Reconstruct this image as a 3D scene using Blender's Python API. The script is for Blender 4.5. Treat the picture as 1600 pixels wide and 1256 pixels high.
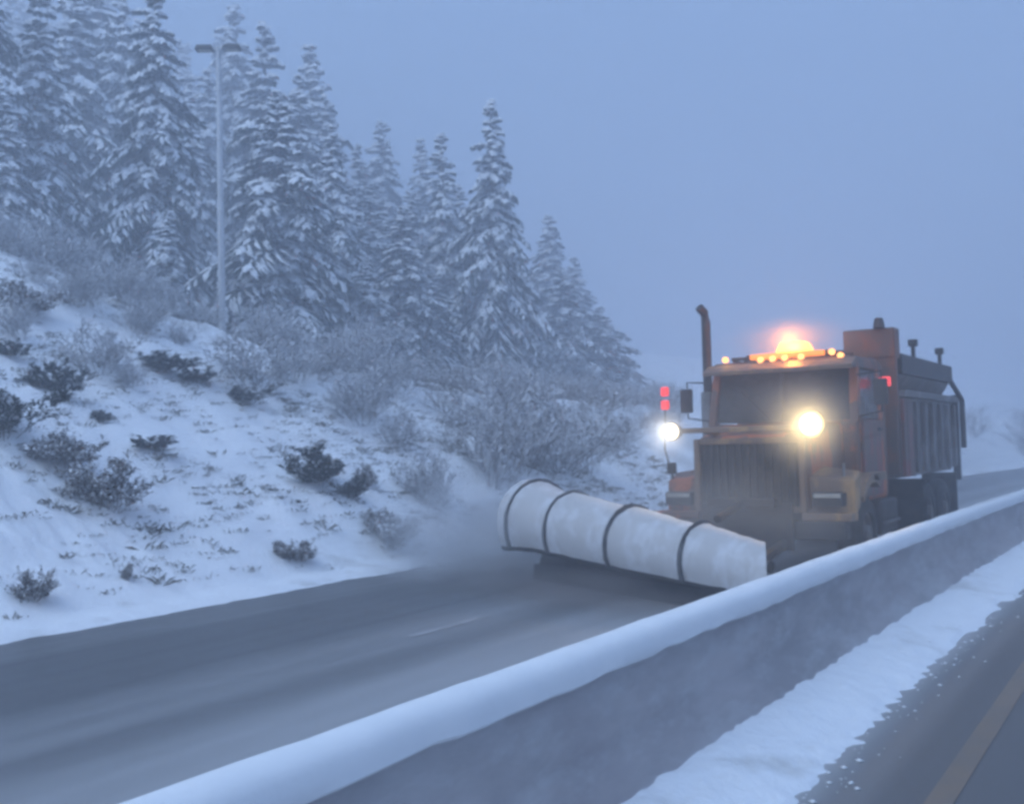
import bpy, bmesh, math, random
import numpy as np
from mathutils import Vector, Matrix, noise as mn

for o in list(bpy.data.objects):
    bpy.data.objects.remove(o)
sc = bpy.context.scene
COL = sc.collection
R = math.radians

# ------------------------------------------------------------------ camera
cam_d = bpy.data.cameras.new('camera')
cam = bpy.data.objects.new('camera', cam_d)
COL.objects.link(cam)
psi, pit, rho = R(33.3), math.atan(69 / 1600.0), R(1.5)
fw0 = Vector((-math.sin(psi), math.cos(psi), 0))
r0 = Vector((math.cos(psi), math.sin(psi), 0))
fw = fw0 * math.cos(pit) + Vector((0, 0, math.sin(pit)))
u0 = r0.cross(fw)
rv = r0 * math.cos(rho) - u0 * math.sin(rho)
uv = u0 * math.cos(rho) + r0 * math.sin(rho)
M = Matrix((rv, uv, -fw)).transposed().to_4x4()
M.translation = Vector((0, 0, 1.85))
cam.matrix_world = M
cam_d.lens = 36.0
cam_d.sensor_width = 36.0
cam_d.sensor_fit = 'HORIZONTAL'
cam_d.clip_end = 3000
sc.camera = cam

# ------------------------------------------------------------------ sky, sun, exposure
SUN_EL, SUN_AZ = R(48), R(200)
world = bpy.data.worlds.new('World')
sc.world = world
world.use_nodes = True
wn, wl = world.node_tree.nodes, world.node_tree.links
bg = wn['Background']
sky = wn.new('ShaderNodeTexSky')
sky.sky_type = 'NISHITA'
sky.sun_disc = False
sky.sun_elevation = SUN_EL
sky.sun_rotation = SUN_AZ
sky.air_density = 1.6
sky.dust_density = 0.3
sky.ozone_density = 3.0
cloud = wn.new('ShaderNodeMix')          # thin even cloud deck over the blue twilight sky
cloud.data_type = 'RGBA'
cloud.inputs['Factor'].default_value = 0.82
cloud.inputs['B'].default_value = (2.55, 4.35, 8.0, 1)
wl.new(sky.outputs[0], cloud.inputs['A'])
wl.new(cloud.outputs['Result'], bg.inputs['Color'])
bg.inputs['Strength'].default_value = 0.067

sun_d = bpy.data.lights.new('sun', 'SUN')
sun_d.energy = 1.5
sun_d.angle = R(60)
sun_d.color = (0.76, 0.89, 1.0)
sun = bpy.data.objects.new('sun', sun_d)
COL.objects.link(sun)
sun.rotation_euler = (math.pi / 2 - SUN_EL, 0, math.pi - SUN_AZ)

vs = sc.view_settings
vs.view_transform = 'Standard'
vs.look = 'None'
vs.gamma = 1.0
vs.exposure = 0.68
vs.use_curve_mapping = False
cy = sc.cycles
cy.use_denoising = True
cy.max_bounces = 8
cy.diffuse_bounces = 3
cy.glossy_bounces = 3
cy.transmission_bounces = 6
cy.volume_bounces = 2
cy.transparent_max_bounces = 16
cy.sample_clamp_indirect = 4.0
cy.sample_clamp_direct = 0.0
cy.pixel_filter_type = 'BLACKMAN_HARRIS'
cy.filter_width = 3.2
cy.use_adaptive_sampling = True
cy.adaptive_threshold = 0.03
cy.adaptive_min_samples = 16

# ------------------------------------------------------------------ materials
def new_mat(name):
    m = bpy.data.materials.new(name)
    m.use_nodes = True
    nt = m.node_tree
    return m, nt, nt.nodes['Principled BSDF']

def nd(nt, typ, **kw):
    n = nt.nodes.new(typ)
    for k, v in kw.items():
        if k.startswith('i_'):
            n.inputs[k[2:].replace('_', ' ')].default_value = v
        else:
            setattr(n, k, v)
    return n

def noise_tex(nt, scale, detail=4, rough=0.6, coord='Object', stretch=None):
    tc = nd(nt, 'ShaderNodeTexCoord')
    n = nd(nt, 'ShaderNodeTexNoise')
    n.inputs['Scale'].default_value = scale
    n.inputs['Detail'].default_value = detail
    n.inputs['Roughness'].default_value = rough
    src = tc.outputs[coord]
    if stretch:
        mp = nd(nt, 'ShaderNodeMapping')
        mp.inputs['Scale'].default_value = stretch
        nt.links.new(src, mp.inputs['Vector'])
        src = mp.outputs[0]
    nt.links.new(src, n.inputs['Vector'])
    return n

def ramp(nt, fac, stops):
    r = nd(nt, 'ShaderNodeValToRGB')
    e = r.color_ramp.elements
    while len(e) < len(stops):
        e.new(0.5)
    for el, (p, c) in zip(e, stops):
        el.position = p
        el.color = (c, c, c, 1) if isinstance(c, (int, float)) else (*c, 1)
    nt.links.new(fac, r.inputs[0])
    return r

def mixc(nt, fac, a, b):
    m = nd(nt, 'ShaderNodeMix', data_type='RGBA')
    for k, v in (('Factor', fac), ('A', a), ('B', b)):
        if isinstance(v, (tuple, float, int)):
            m.inputs[k].default_value = (*v, 1) if isinstance(v, tuple) else v
        else:
            nt.links.new(v, m.inputs[k])
    return m.outputs['Result']

def bump(nt, bs, h, strength, dist):
    b = nd(nt, 'ShaderNodeBump')
    b.inputs['Strength'].default_value = strength
    b.inputs['Distance'].default_value = dist
    nt.links.new(h, b.inputs['Height'])
    nt.links.new(b.outputs[0], bs.inputs['Normal'])

def two_tone(name, a, b, scale, lo=0.35, hi=0.65, rough=0.7, metal=0.0, bstr=0.0, bdist=0.02, stretch=None, spec=None, detail=5):
    m, nt, bs = new_mat(name)
    n = noise_tex(nt, scale, detail, 0.62, stretch=stretch)
    r = ramp(nt, n.outputs[0], ((lo, 0.0), (hi, 1.0)))
    nt.links.new(mixc(nt, r.outputs[0], a, b), bs.inputs['Base Color'])
    bs.inputs['Roughness'].default_value = rough
    bs.inputs['Metallic'].default_value = metal
    if spec is not None:
        bs.inputs['Specular IOR Level'].default_value = spec
    if bstr:
        bump(nt, bs, n.outputs[0], bstr, bdist)
    return m

MAT = {}
# snow with thin dirty places
m, nt, bs = new_mat('snow_ground')
n1 = noise_tex(nt, 1.7, 6, 0.65)
n2 = noise_tex(nt, 0.35, 3, 0.5)
n3 = noise_tex(nt, 14.0, 3, 0.6)
add = nd(nt, 'ShaderNodeMath', operation='MULTIPLY')
nt.links.new(n1.outputs[0], add.inputs[0])
nt.links.new(n2.outputs[0], add.inputs[1])
rr = ramp(nt, add.outputs[0], ((0.13, 1.0), (0.20, 0.0)))
nt.links.new(mixc(nt, rr.outputs[0], (0.86, 0.88, 0.91), (0.66, 0.665, 0.67)), bs.inputs['Base Color'])
bs.inputs['Roughness'].default_value = 0.75
bs.inputs['Specular IOR Level'].default_value = 0.2
bump(nt, bs, n3.outputs[0], 0.5, 0.04)
MAT['snow_ground'] = m
MAT['snow'] = two_tone('snow', (0.82, 0.84, 0.86), (0.88, 0.89, 0.90), 3.0, rough=0.8, bstr=0.35, bdist=0.03, spec=0.15)
MAT['snow_load'] = two_tone('snow_load', (0.78, 0.80, 0.83), (0.88, 0.89, 0.90), 2.0, rough=0.85, spec=0.1)
MAT['frost'] = two_tone('frost', (0.45, 0.46, 0.48), (0.72, 0.73, 0.75), 5.0, rough=0.9, spec=0.1)
MAT['needles'] = two_tone('needles', (0.014, 0.028, 0.020), (0.036, 0.058, 0.038), 1.6, rough=0.8, spec=0.2)
MAT['bark'] = two_tone('bark', (0.05, 0.038, 0.03), (0.12, 0.09, 0.07), 8.0, rough=0.9)
MAT['evergreen_leaf'] = two_tone('evergreen_leaf', (0.020, 0.030, 0.020), (0.05, 0.06, 0.04), 4.0, rough=0.8, spec=0.2)
MAT['twig_brown'] = two_tone('twig_brown', (0.06, 0.042, 0.034), (0.14, 0.10, 0.08), 4.0, rough=0.9)
MAT['twig_grey'] = two_tone('twig_grey', (0.08, 0.075, 0.075), (0.17, 0.15, 0.145), 4.0, rough=0.9)
MAT['dry_leaf'] = two_tone('dry_leaf', (0.055, 0.04, 0.03), (0.13, 0.09, 0.06), 5.0, rough=0.9)
MAT['dry_grass'] = two_tone('dry_grass', (0.06, 0.055, 0.045), (0.16, 0.14, 0.10), 3.0, rough=0.9)

# wet asphalt; UV x = metres left of the camera lane, UV y = metres along the road
def asphalt(name, light_spans, ro=(0.34, 0.6), base=(0.046, 0.047, 0.051)):
    m, nt, bs = new_mat(name)
    uvn = nd(nt, 'ShaderNodeUVMap')
    sep = nd(nt, 'ShaderNodeSeparateXYZ')
    nt.links.new(uvn.outputs[0], sep.inputs[0])
    mp = nd(nt, 'ShaderNodeMapping')
    mp.inputs['Scale'].default_value = (1.0, 0.05, 1.0)
    nt.links.new(uvn.outputs[0], mp.inputs['Vector'])
    ns = nd(nt, 'ShaderNodeTexNoise')
    ns.inputs['Scale'].default_value = 3.0
    ns.inputs['Detail'].default_value = 5
    nt.links.new(mp.outputs[0], ns.inputs['Vector'])
    mp2 = nd(nt, 'ShaderNodeMapping')
    mp2.inputs['Scale'].default_value = (0.9, 0.02, 1.0)
    nt.links.new(uvn.outputs[0], mp2.inputs['Vector'])
    nb = nd(nt, 'ShaderNodeTexNoise')
    nb.inputs['Scale'].default_value = 1.0
    nb.inputs['Detail'].default_value = 2
    nt.links.new(mp2.outputs[0], nb.inputs['Vector'])
    wob = nd(nt, 'ShaderNodeMath', operation='MULTIPLY_ADD')
    nt.links.new(nb.outputs[0], wob.inputs[0])
    wob.inputs[1].default_value = 0.9
    nt.links.new(sep.outputs[0], wob.inputs[2])
    # slush film left between the wheel tracks: a ramp across the carriageway
    mr = nd(nt, 'ShaderNodeMapRange')
    mr.inputs['From Min'].default_value = light_spans[0]
    mr.inputs['From Max'].default_value = light_spans[1]
    nt.links.new(wob.outputs[0], mr.inputs['Value'])
    film = ramp(nt, mr.outputs[0], light_spans[2])
    film.color_ramp.interpolation = 'EASE'
    mul = nd(nt, 'ShaderNodeMath', operation='MULTIPLY')
    st = ramp(nt, ns.outputs[0], ((0.25, 0.55), (0.75, 1.0)))
    nt.links.new(film.outputs[0], mul.inputs[0])
    nt.links.new(st.outputs[0], mul.inputs[1])
    nt.links.new(mixc(nt, mul.outputs[0], base, (0.50, 0.50, 0.51)), bs.inputs['Base Color'])
    nf = noise_tex(nt, 60, 3, 0.6)
    rg = ramp(nt, ns.outputs[0], ((0.3, ro[0]), (0.7, ro[1])))
    nt.links.new(rg.outputs[0], bs.inputs['Roughness'])
    bs.inputs['Specular IOR Level'].default_value = 0.5
    bump(nt, bs, nf.outputs[0], 0.25, 0.01)
    return m
MAT['asphalt_far'] = asphalt('asphalt_far', (2.6, 10.9, ((0.0, 0.9), (0.12, 0.7), (0.36, 0.85), (0.46, 0.32), (0.53, 0.50), (0.62, 0.16), (0.80, 0.13), (0.90, 0.26), (0.97, 0.20), (1.0, 0.5))))
MAT['asphalt_near'] = asphalt('asphalt_near', (-8.0, 2.9, ((0.0, 0.4), (0.12, 0.2), (0.3, 0.32), (0.5, 0.18), (0.65, 0.26), (0.80, 0.22), (0.90, 0.22), (0.925, 0.42), (0.95, 0.85)), ), (0.6, 0.8))
MAT['yellow_paint'] = two_tone('yellow_paint', (0.22, 0.165, 0.12), (0.15, 0.135, 0.12), 3.0, 0.3, 0.75, rough=0.6)
MAT['white_line'] = two_tone('white_line', (0.36, 0.36, 0.37), (0.25, 0.25, 0.255), 5.0, 0.4, 0.7, rough=0.6)

# concrete with slush splatter
m, nt, bs = new_mat('concrete')
n1 = noise_tex(nt, 2.6, 7, 0.7, stretch=(1, 0.3, 1))
n2 = noise_tex(nt, 7.0, 6, 0.7, stretch=(1, 0.35, 1))
n3 = noise_tex(nt, 0.6, 3, 0.5)
r1 = ramp(nt, n1.outputs[0], ((0.40, 0.0), (0.62, 1.0)))
r2 = ramp(nt, n2.outputs[0], ((0.50, 0.0), (0.72, 0.6)))
c1 = mixc(nt, r1.outputs[0], (0.27, 0.265, 0.27), (0.48, 0.475, 0.475))
c2 = mixc(nt, n3.outputs[0], c1, (0.38, 0.34, 0.35))
nt.links.new(mixc(nt, r2.outputs[0], c2, (0.50, 0.51, 0.52)), bs.inputs['Base Color'])
bs.inputs['Roughness'].default_value = 0.85
bump(nt, bs, n2.outputs[0], 0.5, 0.02)
MAT['concrete'] = m

def paint(name, col, dirt, lo, hi, rough=0.5, scale=2.2):
    m, nt, bs = new_mat(name)
    n = noise_tex(nt, scale, 7, 0.66)
    n2 = noise_tex(nt, 1.1, 3, 0.5, stretch=(3, 3, 0.5))
    a = nd(nt, 'ShaderNodeMath', operation='ADD')
    nt.links.new(n.outputs[0], a.inputs[0])
    nt.links.new(n2.outputs[0], a.inputs[1])
    r = ramp(nt, a.outputs[0], ((lo, 0.0), (hi, 1.0)))
    nt.links.new(mixc(nt, r.outputs[0], col, dirt), bs.inputs['Base Color'])
    bs.inputs['Roughness'].default_value = rough
    bump(nt, bs, n.outputs[0], 0.15, 0.01)
    return m
MAT['orange'] = paint('orange_paint', (0.44, 0.105, 0.022), (0.14, 0.065, 0.04), 0.9, 1.4)
MAT['orange_dark'] = paint('orange_box_paint', (0.19, 0.062, 0.025), (0.085, 0.052, 0.04), 0.85, 1.3)
MAT['tan'] = paint('tan_paint', (0.50, 0.28, 0.10), (0.20, 0.125, 0.08), 0.75, 1.25)
MAT['red_brown'] = paint('red_brown_paint', (0.24, 0.042, 0.026), (0.11, 0.06, 0.05), 0.8, 1.35)
MAT['grey_steel'] = paint('grey_steel', (0.26, 0.245, 0.245), (0.13, 0.11, 0.10), 0.75, 1.25)
MAT['plow_paint'] = paint('plow_paint', (0.64, 0.64, 0.66), (0.52, 0.505, 0.50), 0.75, 1.45, rough=0.7, scale=6.0)
MAT['dark_steel'] = two_tone('dark_steel', (0.018, 0.018, 0.02), (0.055, 0.05, 0.047), 5.0, rough=0.55, metal=0.2)
MAT['rib_steel'] = two_tone('rib_steel', (0.03, 0.03, 0.033), (0.16, 0.155, 0.155), 7.0, rough=0.7)
MAT['rubber'] = two_tone('rubber', (0.012, 0.012, 0.013), (0.05, 0.046, 0.042), 6.0, rough=0.85)
MAT['chrome'] = two_tone('dull_chrome', (0.42, 0.41, 0.40), (0.2, 0.19, 0.18), 4.0, rough=0.35, metal=0.7)
MAT['galvanised'] = two_tone('galvanised', (0.48, 0.49, 0.50), (0.60, 0.61, 0.62), 3.0, rough=0.5, metal=0.3)
m, nt, bs = new_mat('cab_glass')
bs.inputs['Base Color'].default_value = (0.012, 0.011, 0.011, 1)
bs.inputs['Specular IOR Level'].default_value = 0.3
n = noise_tex(nt, 3, 6, 0.6)
r = ramp(nt, n.outputs[0], ((0.35, 0.16), (0.7, 0.5)))
nt.links.new(r.outputs[0], bs.inputs['Roughness'])
MAT['glass'] = m

def emis(name, col, strength, base=None):
    m, nt, bs = new_mat(name)
    bs.inputs['Base Color'].default_value = (*(base or col), 1)
    bs.inputs['Emission Color'].default_value = (*col, 1)
    bs.inputs['Emission Strength'].default_value = strength
    bs.inputs['Roughness'].default_value = 0.3
    return m
MAT['lamp_white'] = emis('plow_lamp_lens_white', (1.0, 0.94, 0.80), 45)
MAT['lamp_warm'] = emis('plow_lamp_lens_warm', (1.0, 0.80, 0.40), 50)
MAT['amber'] = emis('amber_lens', (1.0, 0.36, 0.07), 2.6)
MAT['amber_small'] = emis('amber_marker', (1.0, 0.42, 0.12), 1.8)
MAT['amber_dim'] = emis('amber_glow', (1.0, 0.30, 0.05), 0.8)  # low emission for the orange glow along the roof front
MAT['red_lens'] = emis('red_lens', (1.0, 0.06, 0.06), 0.7)
def lamp_lens(name, rad, core, edge, k1, k0):
    m, nt, bs = new_mat(name)
    tc = nd(nt, 'ShaderNodeTexCoord')
    ln = nd(nt, 'ShaderNodeVectorMath', operation='LENGTH')
    nt.links.new(tc.outputs['Object'], ln.inputs[0])
    mr = nd(nt, 'ShaderNodeMapRange', interpolation_type='SMOOTHSTEP')
    mr.inputs['From Min'].default_value = 0.0; mr.inputs['From Max'].default_value = rad
    mr.inputs['To Min'].default_value = k1; mr.inputs['To Max'].default_value = k0
    nt.links.new(ln.outputs['Value'], mr.inputs['Value'])
    r_ = ramp(nt, ln.outputs['Value'], ((0.0, core), (rad, edge)))
    nt.links.new(r_.outputs[0], bs.inputs['Emission Color'])
    nt.links.new(mr.outputs[0], bs.inputs['Emission Strength'])
    bs.inputs['Base Color'].default_value = (0.6, 0.5, 0.35, 1)
    return m
MAT['lamp_white'] = lamp_lens('plow_lamp_lens_white', 0.13, (1.0, 0.95, 0.82), (1.0, 0.78, 0.50), 9.0, 0.45)
MAT['lamp_warm'] = lamp_lens('plow_lamp_lens_warm', 0.175, (1.0, 0.84, 0.45), (1.0, 0.58, 0.18), 9.0, 0.40)
MAT['lens_off'] = two_tone('unlit_lens', (0.45, 0.42, 0.36), (0.3, 0.28, 0.25), 4.0, rough=0.25)

# ------------------------------------------------------------------ mesh helpers
def link(o, parent=None):
    COL.objects.link(o)
    if parent:
        o.parent = parent
    return o

def tag(o, label=None, cat=None, group=None, kind=None):
    for k, v in (('label', label), ('category', cat), ('group', group), ('kind', kind)):
        if v:
            o[k] = v
    return o

def empty(name, loc=(0, 0, 0), rz=0.0):
    o = bpy.data.objects.new(name, None)
    o.location = loc
    o.rotation_euler = (0, 0, rz)
    o.empty_display_size = 0.3
    return link(o)

def mesh_obj(name, verts, faces, mat, parent=None, smooth=False):
    me = bpy.data.meshes.new(name)
    me.from_pydata(verts, [], faces)
    me.update()
    if smooth:
        me.shade_smooth()
    me.materials.append(MAT[mat])
    return link(bpy.data.objects.new(name, me), parent)

class MB:
    def __init__(self):
        self.bm = bmesh.new()
    def box(self, x0, x1, y0, y1, z0, z1, bev=0.0, mat=None):
        t = bmesh.new()
        bmesh.ops.create_cube(t, size=1.0)
        for v in t.verts:
            v.co = Vector(((x0 + x1) / 2 + v.co.x * (x1 - x0), (y0 + y1) / 2 + v.co.y * (y1 - y0), (z0 + z1) / 2 + v.co.z * (z1 - z0)))
        return self._merge(t, bev, mat)
    def _merge(self, t, bev=0.0, mat=None):
        if bev:
            bmesh.ops.bevel(t, geom=list(t.edges), offset=bev, segments=2, affect='EDGES', profile=0.6)
        if mat is not None:
            bmesh.ops.transform(t, matrix=mat, verts=t.verts)
        me = bpy.data.meshes.new('tmp')
        t.to_mesh(me)
        t.free()
        self.bm.from_mesh(me)
        bpy.data.meshes.remove(me)
        return self
    def hexa(self, pts, bev=0.0):
        """eight corners: bottom ring 0-3, top ring 4-7"""
        t = bmesh.new()
        v = [t.verts.new(p) for p in pts]
        for f in ((3, 2, 1, 0), (4, 5, 6, 7), (0, 1, 5, 4), (1, 2, 6, 5), (2, 3, 7, 6), (3, 0, 4, 7)):
            t.faces.new([v[i] for i in f])
        bmesh.ops.recalc_face_normals(t, faces=t.faces)
        return self._merge(t, bev)
    def tube(self, pts, rad, seg=10, caps=True):
        pts = [Vector(p) for p in pts]
        rs = rad if isinstance(rad, (list, tuple)) else [rad] * len(pts)
        rings = []
        for i, p in enumerate(pts):
            d = (pts[min(i + 1, len(pts) - 1)] - pts[max(i - 1, 0)]).normalized()
            a = Vector((0, 0, 1)) if abs(d.z) < 0.9 else Vector((1, 0, 0))
            e1 = d.cross(a).normalized()
            e2 = d.cross(e1)
            rings.append([self.bm.verts.new(p + (e1 * math.cos(2 * math.pi * k / seg) + e2 * math.sin(2 * math.pi * k / seg)) * rs[i]) for k in range(seg)])
        for a, b in zip(rings, rings[1:]):
            for k in range(seg):
                self.bm.faces.new((a[k], a[(k + 1) % seg], b[(k + 1) % seg], b[k]))
        if caps:
            self.bm.faces.new(rings[0][::-1])
            self.bm.faces.new(rings[-1])
        return self
    def lathe(self, prof, seg=20, mat=None):
        """profile of (radius, axial) about z"""
        vs = []
        for rr_, zz in prof:
            vs.append([self.bm.verts.new(Vector((rr_ * math.cos(2 * math.pi * k / seg), rr_ * math.sin(2 * math.pi * k / seg), zz)) if mat is None else mat @ Vector((rr_ * math.cos(2 * math.pi * k / seg), rr_ * math.sin(2 * math.pi * k / seg), zz))) for k in range(seg)])
        for a, b in zip(vs, vs[1:]):
            for k in range(seg):
                self.bm.faces.new((a[k], a[(k + 1) % seg], b[(k + 1) % seg], b[k]))
        return self
    def build(self, name, mat, parent=None, smooth=False):
        bmesh.ops.remove_doubles(self.bm, verts=self.bm.verts, dist=1e-5)
        bmesh.ops.recalc_face_normals(self.bm, faces=self.bm.faces)
        me = bpy.data.meshes.new(name)
        self.bm.to_mesh(me)
        self.bm.free()
        if smooth:
            me.shade_smooth()
            try:
                me.set_sharp_from_angle(angle=R(40))
            except Exception:
                pass
        me.materials.append(MAT[mat])
        return link(bpy.data.objects.new(name, me), parent)

def fbm(x, y, s, seed=0.0, octv=3):
    return mn.fractal(Vector((x * s + seed, y * s - seed, seed * 1.7)), 1.0, 2.0, octv)

# ------------------------------------------------------------------ terrain, roads
def shift(y):
    return max(0.0, y - 8.0) ** 2 / 1000.0 if y < 100 else 92 * 92 / 1000.0 + (y - 100) * 0.184

HY = ([-30, 5, 11, 14, 16, 18, 25, 40, 70, 400], [9.0, 8.0, 6.8, 5.9, 5.0, 4.1, 3.4, 3.0, 2.8, 2.5])

def bank(u, y):
    a = (u - 10.9) * 0.577
    b = float(np.interp(y, *HY)) + 0.12 * (min(u, 70.0) - 18) + min(30.0, max(0.0, u - 40)) * 0.15
    k = 0.8
    h = max(k - abs(a - b), 0) / k
    return max(0.0, min(a, b) - h * h * k / 4)

def smooth(a, b, t):
    t = min(1.0, max(0.0, (t - a) / (b - a)))
    return t * t * (3 - 2 * t)

def ground(x, y, detail=True):
    u = shift(y) - x
    e = fbm(x, y, 1.3, 3.1) * 0.10 + fbm(x, y, 5.0, 7.7, 2) * 0.05 if detail else 0.0
    if u > 8.0:                                                   # snow bank beyond the far carriageway
        ue = u + e * 1.2
        z = -0.07 + 0.13 * smooth(9.75, 10.35, ue)
        if ue > 10.3:
            z += bank(u, y)
            if detail:
                g = smooth(10.6, 12.0, u)
                z += g * (0.16 * fbm(x, y, 0.55, 11.0) + 0.07 * fbm(x, y, 1.9, 23.0) + 0.08 * fbm(x, y, 5.0, 5.0, 2))
                z += 0.05 * (1 - g) * fbm(x, y, 2.2, 2.0)
        return z
    if 1.2 < u < 4.0:                                             # snow left along the median barrier
        ue = u + 0.05 * fbm(x, y, 1.1, 3.1, 2) + 0.10 * fbm(x, y, 8.0, 7.7, 4) if detail else u
        z = -0.07 + 0.11 * smooth(1.56, 1.90, ue) + 0.10 * smooth(1.75, 2.45, ue)
        z *= 1.0
        z = min(z, -0.07 + 0.20 * smooth(3.45, 3.1, u))
        return z + (0.02 * fbm(x, y, 6.0, 1.0, 2) if detail and z > 0 else 0)
    if u < -7.0:                                                  # verge on the near side
        ue = -u + e
        z = -0.07 + 0.13 * smooth(7.4, 8.0, ue) + 0.06 * min(60.0, max(0.0, ue - 10)) + (0.15 * fbm(x, y, 0.4, 4.0) if detail else 0) * smooth(8, 11, ue)
        return z
    return -0.07

ys = list(np.arange(-14, 1, 0.5)) + list(np.arange(1, 9, 0.065)) + list(np.arange(9, 30, 0.17)) + list(np.arange(30, 60, 0.6))
v = 60.0
while v < 390:
    ys.append(v); v += 2.0 + (v - 60) * 0.06
ys.append(392.0)
yy = -14.0; pre = []
while yy > -150:
    yy -= 2.0 + abs(yy) * 0.1; pre.append(yy)
ys = pre[::-1] + ys
us = list(np.arange(-9, 1.2, 0.8)) + list(np.arange(1.2, 2.4, 0.04)) + list(np.arange(2.4, 4.0, 0.1)) + list(np.arange(4.0, 9.4, 0.9)) + list(np.arange(9.4, 19.5, 0.17)) + list(np.arange(19.5, 45, 0.8))
v = 45.0
while v < 388:
    us.append(v); v += 3 + (v - 45) * 0.08
us.append(390.0)
v = -10.0; pre = []
while v > -388:
    pre.append(v); v -= 1.5 + abs(v) * 0.09
pre.append(-390.0)
us = pre[::-1] + us
verts = []
for y in ys:
    s = shift(y)
    for u in us:
        x = max(-395.0, min(395.0, s - u))
        verts.append((x, y, ground(x, y)))
W = len(us)
faces = [(j * W + i + 1, j * W + i, (j + 1) * W + i, (j + 1) * W + i + 1) for j in range(len(ys) - 1) for i in range(W - 1)]
g = mesh_obj('ground', verts, faces, 'snow_ground', smooth=True)
tag(g, 'snow covered ground and roadside bank', None, None, 'structure')

def strip(name, u0_, u1_, ya, yb, z, mat, step=1.5, nu=1):
    n = max(2, int((yb - ya) / step) + 1)
    vv, uvs = [], []
    for j in range(n):
        y = ya + (yb - ya) * j / (n - 1)
        for i in range(nu + 1):
            u = u0_ + (u1_ - u0_) * i / nu
            vv.append((shift(y) - u, y, z)); uvs.append((u, y))
    w = nu + 1
    ff = [(j * w + i + 1, j * w + i, (j + 1) * w + i, (j + 1) * w + i + 1) for j in range(n - 1) for i in range(nu)]
    o = mesh_obj(name, vv, ff, mat)
    l = o.data.uv_layers.new(name='UVMap')
    for lp in o.data.loops:
        l.data[lp.index].uv = uvs[lp.vertex_index]
    return o
tag(strip('road', 2.6, 10.9, -140, 380, 0.0, 'asphalt_far'), 'wet grey carriageway beyond the barrier', kind='structure')
tag(strip('road', -8.0, 2.6, -140, 380, 0.0, 'asphalt_near'), 'wet grey carriageway on the near side of the barrier', kind='structure')
tag(strip('edge_line', 1.06, 1.19, -30, 200, 0.004, 'yellow_paint'), 'worn yellow edge line on the near carriageway', kind='structure')
for k, y in enumerate((-24.0, -11.8, 0.4, 7.9, 20.1, 32.3, 44.5)):
    tag(strip('lane_dash', 6.44, 6.54, y, y + (1.2 if y == 7.9 else 2.4), 0.004, 'white_line'), 'worn white dash between the two far lanes', kind='structure')

# ------------------------------------------------------------------ median barrier
def extrude_road(name, prof, ya, yb, step, mat, parent, jitter=None, smooth_=True):
    n = int((yb - ya) / step) + 1
    vv = []
    k = len(prof)
    for j in range(n):
        y = ya + j * step
        for i, (u, z) in enumerate(prof):
            du, dz = jitter(i, u, z, y) if jitter else (0, 0)
            vv.append((shift(y) - u - du, y, z + dz))
    ff = [(j * k + i, j * k + (i + 1) % k, (j + 1) * k + (i + 1) % k, (j + 1) * k + i) for j in range(n - 1) for i in range(k)]
    ff += [tuple(range(k))[::-1], tuple(range((n - 1) * k, n * k))]
    o = mesh_obj(name, vv, ff, mat, parent, smooth_)
    bm = bmesh.new(); bm.from_mesh(o.data)
    bmesh.ops.recalc_face_normals(bm, faces=bm.faces)
    bm.to_mesh(o.data); bm.free()
    if smooth_:
        try:
            o.data.set_sharp_from_angle(angle=R(50))
        except Exception:
            pass
    return o
UB = 2.62
bar = empty('concrete_barrier', (-UB, 0, 0))
tag(bar, 'long concrete median barrier with snow along its top, crossing the foreground', 'barrier')
def local(prof): return [(u, z) for u, z in prof]
prof = [(UB - 0.30, -0.05), (UB - 0.30, 0.09), (UB - 0.285, 0.12), (UB - 0.14, 0.32), (UB - 0.12, 0.36), (UB - 0.085, 0.73), (UB - 0.07, 0.755), (UB + 0.07, 0.755), (UB + 0.085, 0.73), (UB + 0.12, 0.36), (UB + 0.14, 0.32), (UB + 0.285, 0.12), (UB + 0.30, 0.09), (UB + 0.30, -0.05)]
w_ = extrude_road('wall', prof, -20, 180, 1.0, 'concrete', None)
w_.parent = bar; w_.matrix_parent_inverse = Matrix.Translation((UB, 0, 0))
cap = [(UB - 0.090, 0.672), (UB - 0.114, 0.692)]
for k in range(13):
    a = math.pi * k / 12
    cap.append((UB - 0.114 * math.cos(a), 0.735 + 0.105 * math.sin(a) ** 0.8))
cap.append((UB + 0.06, 0.71)); cap.append((UB - 0.06, 0.71))
def capj(i, u, z, y):
    if i > 14:
        return 0, 0
    return (0.005 * fbm(u * 2, y, 2.1, 2.0, 2), 0.007 * fbm(u * 3, y, 2.3, 9.0, 3) + (0.018 * fbm(0, y, 3.6, 4.0, 3) if i < 2 else 0))
c_ = extrude_road('snow_cap', cap, -20, 100, 0.18, 'snow', None, capj)
c_.parent = bar; c_.matrix_parent_inverse = Matrix.Translation((UB, 0, 0))

rng = random.Random(3)
cv, cf = [], []
for k in range(350):
    y = 1.5 + 20 * rng.random() ** 1.6
    u = 1.74 - abs(rng.gauss(0, 0.10)) if rng.random() < 0.7 else rng.uniform(1.6, 2.25)
    r_ = 0.004 + 0.016 * rng.random() ** 2.5
    x = shift(y) - u
    z = max(0.0, ground(x, y)) + r_ * 0.3
    n0 = len(cv)
    for d in ((1, 0, 0), (-1, 0, 0), (0, 1, 0), (0, -1, 0), (0, 0, 0.8), (0, 0, -0.6)):
        q = r_ * rng.uniform(0.7, 1.4)
        cv.append((x + d[0] * q * 1.2, y + d[1] * q * 1.6, z + d[2] * q * 0.7))
    cf += [tuple(n0 + i for i in f) for f in ((0, 2, 4), (2, 1, 4), (1, 3, 4), (3, 0, 4), (2, 0, 5), (1, 2, 5), (3, 1, 5), (0, 3, 5))]
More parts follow.
